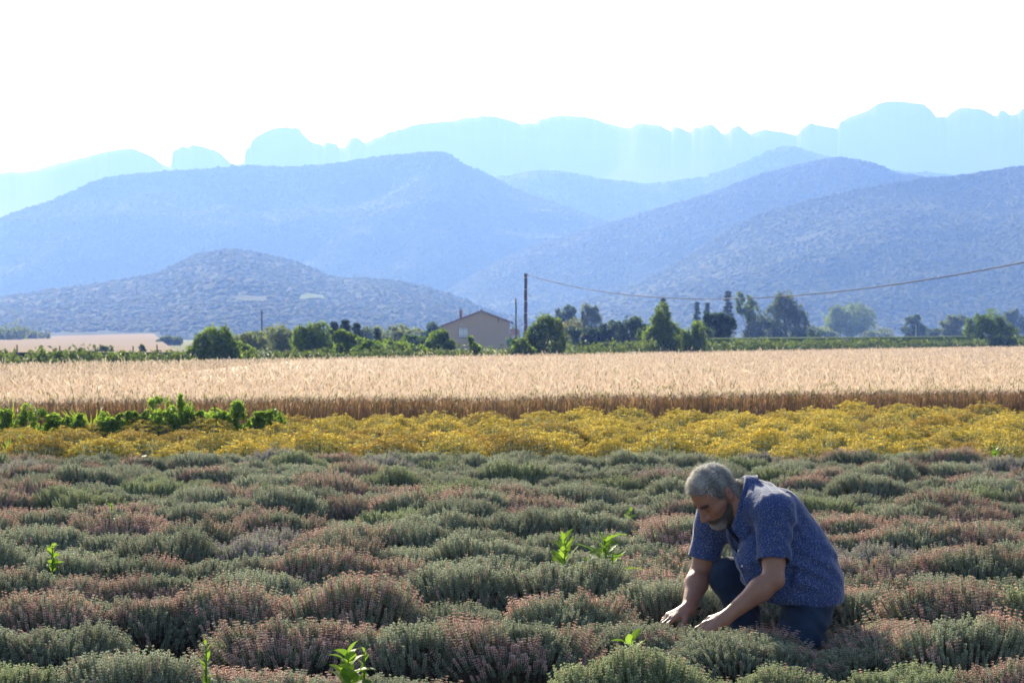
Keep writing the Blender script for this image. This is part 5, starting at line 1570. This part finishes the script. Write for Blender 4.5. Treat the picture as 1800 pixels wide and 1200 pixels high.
    cross((1.22, 0.00, 0.345), (-0.30, 0.95, 0), 0.085, 0.150)
    cross((1.222, -0.01, 0.285), (-0.30, 0.95, 0), 0.09, 0.148)
    cross((1.19, -0.0, 0.43), (-0.35, 0.93, 0), 0.09, 0.152)
    cross((1.14, 0.0, 0.52), (-0.42, 0.90, 0), 0.09, 0.138)
    cross((1.085, -0.01, 0.60), (-0.50, 0.86, 0), 0.10, 0.122)
    cross((1.04, -0.035, 0.655), (-0.56, 0.83, -0.06), 0.14, 0.095)
    fs.cone(np.array([1.08, -0.13, 0.45]), np.array([1.12, -0.11, 0.36]), 0.13, 0.13, 0.06)        # belly hanging forward
    fs.cone(np.array([1.06, -0.02, 0.685]), np.array([0.928, -0.037, 0.715]), 0.098, 0.092, 0.03)     # neck band
    fs.cone(LS, LS + (LE - LS) * 0.2, 0.080, 0.078, 0.03)
    fs.cone(RS, RS + (RE - RS) * 0.25, 0.084, 0.080, 0.045)
    fs.cone(LS, np.array([1.03, -0.10, 0.675]), 0.082, 0.088, 0.03)
    Lc = LS + (LE - LS) * 0.74; Rc = RS + (RE - RS) * 0.76
    fs.cone(LS, Lc + (LE - LS) * 0.1, 0.077, 0.073, 0.006)
    fs.cone(RS, Rc + (RE - RS) * 0.1, 0.076, 0.069, 0.02)
    X, Y, Z = fs.grid()
    # cuffs: cut each sleeve off square across the arm, and hollow it round the arm
    def cuff(S_, E_, c, r):
        n = unit(E_ - S_); dd = (X - c[0]) * n[0] + (Y - c[1]) * n[1] + (Z - c[2]) * n[2]
        t = np.clip(((X - S_[0]) * (E_ - S_)[0] + (Y - S_[1]) * (E_ - S_)[1] + (Z - S_[2]) * (E_ - S_)[2]) / float((E_ - S_) @ (E_ - S_)), 0.4, 1.6)
        ax = np.sqrt((X - S_[0] - t * (E_ - S_)[0]) ** 2 + (Y - S_[1] - t * (E_ - S_)[1]) ** 2 + (Z - S_[2] - t * (E_ - S_)[2]) ** 2)
        return n, dd, ax
    trunk_d = np.full(fs.f.shape, 1.0, np.float32)
    for (c, a, w, r) in (((1.222, -0.01, 0.285), (-0.30, 0.95, 0), 0.09, 0.148), ((1.22, 0, 0.345), (-0.30, 0.95, 0), 0.085, 0.150), ((1.19, 0, 0.43), (-0.35, 0.93, 0), 0.09, 0.152), ((1.14, 0.0, 0.52), (-0.42, 0.90, 0), 0.09, 0.138), ((1.085, -0.01, 0.60), (-0.5, 0.86, 0), 0.10, 0.122), ((1.09, -0.12, 0.42), (0, 0, 1), 0.05, 0.13)):
        a = unit(np.array(a, float)); c = np.array(c); A = c - a * w; AB = 2 * w * a
        t = np.clip(((X - A[0]) * AB[0] + (Y - A[1]) * AB[1] + (Z - A[2]) * AB[2]) / float(AB @ AB), 0, 1)
        trunk_d = np.minimum(trunk_d, np.sqrt((X - A[0] - t * AB[0]) ** 2 + (Y - A[1] - t * AB[1]) ** 2 + (Z - A[2] - t * AB[2]) ** 2) - r)
    for S_, E_, c, r, ri in ((LS, LE, Lc, 0.085, 0.064), (RS, RE, Rc, 0.080, 0.060)):
        n, dd, ax = cuff(S_, E_, c, r)
        near = (ax < 0.115) & (trunk_d > 0.004)
        fs.f = np.where(near & (dd > -0.02), np.maximum(fs.f, dd), fs.f)
        fs.f = np.where(near & (dd > -0.05), np.maximum(fs.f, np.minimum(ri - ax, dd + 0.05) * 1.0), fs.f)
    # neck opening, cut off square where the collar stands
    NA = unit(np.array([-0.90, -0.12, 0.36])); NC = np.array([0.968, -0.052, 0.688])
    TH = np.array([-0.35, -0.40, -0.85]); TH = unit(TH - NA * (TH @ NA)); SD = np.cross(NA, TH)
    dn = (X - NC[0]) * NA[0] + (Y - NC[1]) * NA[1] + (Z - NC[2]) * NA[2]
    ta = (X - NC[0]) * TH[0] + (Y - NC[1]) * TH[1] + (Z - NC[2]) * TH[2]; sa_ = (X - NC[0]) * SD[0] + (Y - NC[1]) * SD[1] + (Z - NC[2]) * SD[2]
    ra_ = np.sqrt((ta * 0.80 / 1.10) ** 2 + sa_ ** 2)
    fs.f = np.where((ra_ < 0.112) & (Z > 0.57), np.maximum(fs.f, dn), fs.f)
    fs.f = np.where((ra_ < 0.115) & (dn > -0.03), np.maximum(fs.f, np.minimum(0.076 - ra_, dn + 0.03)), fs.f)
    # folds: soft creases that run round the waist and fan from the armpit
    hem = 0.268 + 0.005 * np.sin(X * 22 + 1.0) + 0.25 * np.clip(1.12 - X, 0, 1)
    fs.f = np.maximum(fs.f, hem - Z)
    wst = np.exp(-((Z - 0.40 - 0.25 * (X - 1.2)) / 0.10) ** 2)
    fold = wst * 0.0055 * np.sin((Z + 0.35 * (X - 1.2) + 0.04 * np.sin(9 * X)) * 85 + 7 * fbm(X * 7, Y * 7, Z * 3, seed=31, oct=2)) * (0.3 + 1.2 * fbm(X * 9, Y * 9, Z * 9, seed=32, oct=2))
    arm = np.exp(-(((X - 1.16) / 0.10) ** 2 + ((Z - 0.60) / 0.10) ** 2))
    fold = fold + arm * 0.005 * np.sin((X * 0.8 + Z * 0.55) * 130)
    slv = np.exp(-(((X - 1.08) / 0.09) ** 2 + ((Y + 0.24) / 0.1) ** 2 + ((Z - 0.58) / 0.14) ** 2))
    fold = fold + slv * 0.004 * np.sin((X * 0.9 - Z * 0.5) * 105 + 1.0)
    shd = np.exp(-(((X - 1.05) / 0.07) ** 2 + ((Z - 0.74) / 0.05) ** 2))
    fold = fold + shd * 0.004 * np.sin((X + 0.5 * Z) * 150)
    fold = fold + 0.005 * (fbm(X * 12, Y * 12, Z * 7, seed=12, oct=2) - 0.5)
    fs.f = (fs.f + fold).astype(np.float32)
    # hollow under the hem
    inner = trunk_d + 0.035
    fs.f = np.where(Z < 0.34, np.maximum(fs.f, -inner * 1.0), fs.f)
    Vs, Qs = fs.mesh(2)
    m2, nt, p, out = nodes('blue_printed_cotton')
    L = nt.links.new
    tc = N(nt, 'ShaderNodeTexCoord')
    nn = N(nt, 'ShaderNodeTexNoise'); nn.inputs['Scale'].default_value = 38; nn.inputs['Detail'].default_value = 2
    L(tc.outputs['Object'], nn.inputs['Vector'])
    mxv = N(nt, 'ShaderNodeMix', data_type='VECTOR'); mxv.inputs['Factor'].default_value = 0.035
    L(tc.outputs['Object'], mxv.inputs[4]); L(nn.outputs['Color'], mxv.inputs[5])
    vo = N(nt, 'ShaderNodeTexVoronoi', feature='DISTANCE_TO_EDGE'); vo.inputs['Scale'].default_value = 150
    L(mxv.outputs[1], vo.inputs['Vector'])
    edge = N(nt, 'ShaderNodeMath', operation='LESS_THAN'); edge.inputs[1].default_value = 0.085
    L(vo.outputs['Distance'], edge.inputs[0])
    n3 = N(nt, 'ShaderNodeTexNoise'); n3.inputs['Scale'].default_value = 190; n3.inputs['Detail'].default_value = 1
    L(tc.outputs['Object'], n3.inputs['Vector'])
    gate = N(nt, 'ShaderNodeMath', operation='GREATER_THAN'); gate.inputs[1].default_value = 0.52
    L(n3.outputs['Fac'], gate.inputs[0])
    mul = N(nt, 'ShaderNodeMath', operation='MULTIPLY'); L(edge.outputs[0], mul.inputs[0]); L(gate.outputs[0], mul.inputs[1])
    mx = N(nt, 'ShaderNodeMix', data_type='RGBA')
    mx.inputs['A'].default_value = (0.046, 0.080, 0.25, 1); mx.inputs['B'].default_value = (0.24, 0.28, 0.43, 1)
    L(mul.outputs[0], mx.inputs['Factor']); L(mx.outputs['Result'], p.inputs['Base Color'])
    p.inputs['Roughness'].default_value = 0.82; p.inputs['Specular IOR Level'].default_value = 0.15
    p.inputs['Sheen Weight'].default_value = 0.6; p.inputs['Sheen Roughness'].default_value = 0.35
    wv = N(nt, 'ShaderNodeTexNoise'); wv.inputs['Scale'].default_value = 14; wv.inputs['Detail'].default_value = 5; wv.inputs['Distortion'].default_value = 0.8
    L(tc.outputs['Object'], wv.inputs['Vector'])
    b = N(nt, 'ShaderNodeBump'); b.inputs['Strength'].default_value = 0.5; b.inputs['Distance'].default_value = 0.02
    L(wv.outputs['Fac'], b.inputs['Height']); L(b.outputs['Normal'], p.inputs['Normal'])
    tr = N(nt, 'ShaderNodeBsdfTranslucent'); L(mx.outputs['Result'], tr.inputs['Color'])
    ms = N(nt, 'ShaderNodeMixShader'); ms.inputs['Fac'].default_value = 0.12
    L(p.outputs['BSDF'], ms.inputs[1]); L(tr.outputs['BSDF'], ms.inputs[2]); L(ms.outputs['Shader'], out.inputs['Surface'])
    shirt = obj('shirt', mesh_data('shirt', Vs - P0, [Qs], m2, None, True), body)
    # collar: a band standing round the neck, open at the throat, its leaf folded down
    nax = NA
    c0 = NC
    thr = TH; sdv = SD
    Vc, qc = [], []
    n = 40
    prof = [(0.080, -0.028), (0.078, 0.014), (0.082, 0.021), (0.090, 0.013), (0.101, -0.030), (0.1045, -0.034), (0.1005, -0.037), (0.0875, 0.004), (0.085, -0.025)]
    for i in range(n + 1):
        a = 0.30 + (2 * math.pi - 0.60) * i / n
        ed = max(0, 1 - min(i, n - i) / 7.0)
        for (r_, z_) in prof:
            rr = r_ + 0.012 * ed + (0.014 * ed if r_ > 0.088 else 0)
            zz = z_ - 0.010 * ed - (0.022 * ed if r_ > 0.088 else 0)
            rr *= 1.0 + 0.02 * math.sin(3 * a)
            Vc.append(c0 + (thr * math.cos(a) * 1.36 + sdv * math.sin(a)) * rr + nax * zz)
    k = len(prof)
    for i in range(n):
        for j in range(k):
            qc.append((i * k + j, i * k + (j + 1) % k, (i + 1) * k + (j + 1) % k, (i + 1) * k + j))
    obj('collar', mesh_data('collar', np.array(Vc) - P0, [qc, [tuple(range(k))[::-1], tuple(n * k + j for j in range(k))]] and [qc], m2, None, True), shirt)
    # button front: strip and buttons laid on the shirt's own surface, towards the viewer
    from mathutils.bvhtree import BVHTree
    bv = BVHTree.FromPolygons([tuple(v) for v in Vs], [tuple(int(i) for i in t) for t in Qs])
    camp = Vector((0, -OY, CH))
    def on_shirt(px, py):
        dr = Vector(((px - 900) / F, 1, (HZ - py) / F)).normalized()
        hit = bv.ray_cast(camp, dr)
        return hit[0], hit[1]
    strip = [on_shirt(1281 + (t ** 1.6) * 34, 930 + t * 92) for t in np.linspace(0, 1, 22)]
    strip = [s for s in strip if s[0] is not None]
    if len(strip) > 6:
        Vp = []
        for i, (pt, nr) in enumerate(strip):
            if nr.dot(camp - pt) < 0: nr = -nr
            a = strip[max(0, i - 1)][0]; b_ = strip[min(len(strip) - 1, i + 1)][0]
            t = (b_ - a).normalized(); sd = t.cross(nr).normalized()
            for s_, o_ in ((-0.016, -0.004), (-0.015, 0.0035), (0.015, 0.0035), (0.016, -0.004)):
                Vp.append(pt + sd * s_ + nr * o_)
        qp = [(i * 4 + j, i * 4 + j + 1, i * 4 + j + 5, i * 4 + j + 4) for i in range(len(strip) - 1) for j in range(3)]
        obj('button_placket', mesh_data('button_placket', np.array([tuple(v) for v in Vp]) - P0, [qp], m2, None, True), shirt)
    for (px, py) in ((1297.5, 938.5), (1300, 968), (1306, 994)):
        pt, nr = on_shirt(px, py)
        if pt is None: continue
        if nr.dot(camp - pt) < 0: nr = -nr
        pt = pt + nr * 0.004
        obj('button', MB().tube([tuple(pt - P0_ if False else pt - Vector(P0)), tuple(pt - Vector(P0) + nr * 0.003)], [0.0058, 0.0052], 10, (0.75, 0.74, 0.70)).data('button', M_plain), shirt)

    # ---------------- jeans
    fj = Field((0.80, -0.42, 0.0), (1.66, 0.30, 0.55), 0.006)
    fj.cone((1.235, -0.085, 0.335), (1.205, 0.085, 0.335), 0.110, 0.108, 0.05)
    fj.cone(lh, lk, 0.098, 0.086, 0.05); fj.cone(lk, la, 0.082, 0.062, 0.03)
    fj.cone(lh + np.array([0.01, -0.02, -0.04]), lk + np.array([0.015, -0.005, 0.05]), 0.098, 0.090, 0.04)
    fj.cone(rh, rk, 0.100, 0.078, 0.05); fj.cone(rk, ra, 0.080, 0.066, 0.03)
    fj.ell(rk + np.array([-0.01, 0, 0.0]), (0.075, 0.075, 0.078), None, 0.03)
    Xj, Yj, Zj = fj.grid()
    fj.f = (fj.f + 0.004 * np.sin((Zj * 0.8 + Xj * 0.7 + 0.03 * np.sin(20 * Yj)) * 90) * np.exp(-((Zj - 0.22) / 0.16) ** 2) + 0.006 * (fbm(Xj * 14, Yj * 14, Zj * 14, seed=5, oct=2) - 0.5)).astype(np.float32)
    fj.cut((ra[0], ra[1], 0.075), (0.1, 0, -1))
    Vj, Qj = fj.mesh(2)
    m3, nt, p, out = nodes('dark_denim')
    L = nt.links.new
    tc = N(nt, 'ShaderNodeTexCoord')
    n1 = N(nt, 'ShaderNodeTexNoise'); n1.inputs['Scale'].default_value = 9; n1.inputs['Detail'].default_value = 7
    L(tc.outputs['Object'], n1.inputs['Vector'])
    rp = N(nt, 'ShaderNodeValToRGB')
    rp.color_ramp.elements[0].position = 0.3; rp.color_ramp.elements[0].color = (0.014, 0.024, 0.055, 1)
    rp.color_ramp.elements[1].position = 0.75; rp.color_ramp.elements[1].color = (0.035, 0.062, 0.125, 1)
    L(n1.outputs['Fac'], rp.inputs['Fac']); L(rp.outputs['Color'], p.inputs['Base Color'])
    p.inputs['Roughness'].default_value = 0.85; p.inputs['Specular IOR Level'].default_value = 0.15; p.inputs['Sheen Weight'].default_value = 0.2
    n2 = N(nt, 'ShaderNodeTexNoise'); n2.inputs['Scale'].default_value = 22; n2.inputs['Detail'].default_value = 6
    L(tc.outputs['Object'], n2.inputs['Vector'])
    b = N(nt, 'ShaderNodeBump'); b.inputs['Strength'].default_value = 0.5; b.inputs['Distance'].default_value = 0.012
    L(n2.outputs['Fac'], b.inputs['Height']); L(b.outputs['Normal'], p.inputs['Normal'])
    jeans = obj('jeans', mesh_data('jeans', Vj - P0, [Qj], m3, None, True), body)
    # shoes
    for a, toe, heel in ((ra, np.array([-0.17, -0.02, -0.035]), np.array([0.05, 0, -0.03])), (la, np.array([0.13, 0.02, -0.03]), np.array([0.0, 0, 0.02]))):
        fo = Field(np.minimum(a + toe, a + heel) - 0.07, np.maximum(a + toe, a + heel) + 0.07, 0.005)
        fo.cone(a + heel, a + heel * 0.3 + np.array([0, 0, -0.005]), 0.04, 0.042, 0.02)
        fo.cone(a + heel, a + toe * 0.6, 0.036, 0.040, 0.02); fo.cone(a + toe * 0.6, a + toe, 0.04, 0.03, 0.02)
        Vo, Qo = fo.mesh(2)
        obj('shoe', mesh_data('shoe', Vo - P0, [Qo], M_plain, np.tile([0.06, 0.05, 0.045], (len(Vo), 1)), True), body)

    # ---------------- hair, beard, brows
    m4 = leaf_material('grey_hair', 0.38, 0.45, 0.4, 0.0, tboost=1.1)
    r = np.random.default_rng(99)
    def in_hair(q):
        fr, la_, up = q[:, 0], np.abs(q[:, 1]), q[:, 2]
        fmax = np.where(up > 0.088, 0.20, np.where(up > 0.0, 0.024 + 0.42 * np.clip(up, 0, 1), 0.024 - 0.02 * np.clip(-up / 0.05, 0, 1)))
        fmax = fmax + np.clip((up - 0.07) / 0.018, 0, 1) * 0.03
        low = np.where(fr < -0.03, -0.055 + 0.10 * np.clip(-fr - 0.05, 0, 0.05), -0.018)
        return (fr < fmax) & (up > low) & ~((fr > -0.034) & (fr < 0.012) & (up < 0.030) & (up > -0.04) & (la_ > 0.066) & False)
    def in_beard(q):
        fr, la_, up = q[:, 0], np.abs(q[:, 1]), q[:, 2]
        line = np.interp(fr, [-0.01, 0.02, 0.045, 0.075, 0.11], [0.004, -0.022, -0.046, -0.058, -0.050])
        jawlow = np.interp(fr, [0.0, 0.02, 0.05, 0.10], [-0.045, -0.070, -0.112, -0.14])
        lipz = (np.abs(up + 0.071) < 0.007) & (la_ < 0.017)
        return (up < line) & (up > jawlow) & (fr > 0.010) & (fr < 0.12) & ~lipz & (np.linalg.norm(q - np.array([0.0, 0, -0.02]), axis=1) > 0.055) & (np.linalg.norm(q, axis=1) < 0.142) & (la_ < 0.082)
    # skin points to grow from (vertex positions with normals)
    P = [Vector(v) for v in V]
    near = np.linalg.norm(V - H, axis=1) < 0.2
    ids = np.where(near)[0]
    qq = loc(V[ids])
    # normals from the mesh
    tri = Q
    fn_ = np.cross(V[tri[:, 2]] - V[tri[:, 0]], V[tri[:, 3]] - V[tri[:, 1]])
    vn = np.zeros_like(V)
    for i in range(4):
        for d in range(3):
            vn[:, d] += np.bincount(tri[:, i], fn_[:, d], len(V))
    vn = unit(vn)
    if ((V[ids] - H) * vn[ids]).sum(1).mean() < 0: vn = -vn
    def strands(name, pick, n, length, lift, comb, width, colour, segs=3, jit=0.25):
        cand = ids[pick]
        if not len(cand): return
        i = r.choice(cand, n)
        b0 = V[i] + vn[i] * 0.0005 + r.normal(0, 0.0016, (n, 3))
        nr = vn[i]; ql = loc(b0)
        cd = comb(ql) @ HF                    # local comb direction -> world
        cd = unit(cd - nr * (cd * nr).sum(1, keepdims=True) * 0.8 + r.normal(0, jit, (n, 3)))
        Lh = length * r.uniform(0.6, 1.3, n)
        pts = [b0]; p_ = b0.copy()
        for s in range(segs):
            k_ = lift * (1 - s / segs)
            p_ = p_ + unit(nr * k_ + cd * (1 - k_ * 0.5) + np.array([0, 0, -0.12 * s])) * (Lh / segs)[:, None]
            pts.append(p_.copy())
        side = unit(np.cross(cd, nr) + r.normal(0, 0.5, (n, 3))) * width
        V4 = []
        for s, p_ in enumerate(pts):
            w_ = 1 - 0.8 * s / segs
            V4 += [p_ - side * w_, p_ + side * w_]
        V4 = np.stack(V4, 1)
        k_ = V4.shape[1]
        qd = np.concatenate([(np.array([[2 * s, 2 * s + 1, 2 * s + 3, 2 * s + 2]]) + (np.arange(n) * k_)[:, None]) for s in range(segs)])
        cc = colour(ql, n)
        return obj(name, mesh_data(name, V4.reshape(-1, 3) - P0, [qd], m4, np.repeat(cc, k_, 0)), body)
    def hair_col(q, n):
        t = r.uniform(0, 1, (n, 1))
        dark = np.array([0.10, 0.09, 0.083]); lightc = np.array([0.80, 0.77, 0.74])
        w = np.clip(0.12 + 0.62 * t + 0.45 * np.clip((q[:, 2:3] - 0.05) / 0.06, 0, 1) + 0.25 * np.sin(q[:, :1] * 90 + q[:, 2:3] * 50), 0, 1)  # whiter towards the crown: sunlight on the hair painted into the strand colour
        return dark * (1 - w) + lightc * w
    def hair_comb(q):
        c = np.tile(np.array([0.35, 0.0, -0.15]), (len(q), 1))
        top = q[:, 2] > 0.085
        c[top] = (0.75, 0.05, 0.25)
        front = (q[:, 0] > 0.045) & (q[:, 2] > 0.05)
        c[front] = (0.25, -0.5, 0.6)
        back = q[:, 0] < -0.05
        c[back] = (-0.2, 0.0, -0.9)
        side = (np.abs(q[:, 1]) > 0.055) & ~top
        c[side] = c[side] * 0 + np.array([-0.55, 0, -0.55])
        c += 0.35 * np.stack([np.sin(q[:, 1] * 70 + q[:, 2] * 40), np.cos(q[:, 0] * 60), 0 * q[:, 0]], 1)
        return c
    hk = in_hair(qq)
    earmask = (np.abs(qq[:, 1]) > 0.0775) & (qq[:, 2] < 0.036) & (qq[:, 2] > -0.036) & (qq[:, 0] > -0.036) & (qq[:, 0] < 0.012)
    hk &= ~earmask & ~((np.abs(qq[:, 1]) > 0.05) & (np.hypot(qq[:, 0] + 0.010, qq[:, 2] * 0.75) < 0.031))
    # a close under-layer so that no scalp shows
    caps = ids[hk]
    # tint the scalp
    ca = body.data.color_attributes['Col']
    arr = np.empty(len(V) * 4, np.float32); ca.data.foreach_get('color', arr); arr = arr.reshape(-1, 4)
    arr[caps, :3] = (0.16, 0.145, 0.135)
    bk = in_beard(qq) & ~earmask
    bc = ids[bk]
    arr[bc, :3] = arr[bc, :3] * 0.4 + np.array([0.13, 0.115, 0.10]) * 0.6
    ca.data.foreach_set('color', arr.ravel())
    strands('hair', np.where(hk)[0], 9000, 0.026, 0.62, hair_comb, 0.0008, hair_col, 4, 0.30)
    def beard_col(q, n):
        t = r.uniform(0, 1, (n, 1))
        chin = np.clip((q[:, 0:1] - 0.055) / 0.03, 0, 1) * np.clip((-q[:, 2:3] - 0.065) / 0.02, 0, 1)
        w = np.clip(0.05 + 0.28 * t + 0.75 * chin, 0, 1)
        return np.array([0.06, 0.05, 0.045]) * (1 - w) + np.array([0.58, 0.56, 0.53]) * w
    strands('beard', np.where(bk)[0], 3400, 0.009, 0.35, lambda q: np.tile(np.array([0.25, 0, -1.0]), (len(q), 1)), 0.0010, beard_col, 3)
    br = (np.abs(qq[:, 2] - 0.027) < 0.0055) & (np.abs(np.abs(qq[:, 1]) - 0.030) < 0.020) & (qq[:, 0] > 0.06)
    strands('eyebrow', np.where(br)[0], 500, 0.010, 0.35, lambda q: np.stack([0 * q[:, 0], np.sign(q[:, 1]), 0.25 + 0 * q[:, 0]], 1), 0.0008, lambda q, n: np.tile([0.17, 0.14, 0.12], (n, 1)) * r.uniform(0.5, 1.6, (n, 1)), 2)
    # fine hair on the forearms catches the sun
    for msk in ((V[:, 2] < 0.40) & (V[:, 2] > 0.24) & (V[:, 0] < 1.12) & (V[:, 1] < -0.2), (V[:, 0] < 0.86) & (V[:, 2] < 0.37) & (V[:, 2] > 0.25) & (V[:, 1] > -0.12)):
        ids = np.where(msk)[0]
        strands('arm_hair', np.arange(len(ids)), 350, 0.009, 0.5, lambda q: np.tile(np.array([0.5, 0.2, -0.6]), (len(q), 1)), 0.0003, lambda q, n: np.tile([0.35, 0.27, 0.2], (n, 1)), 2)
    return body
person()
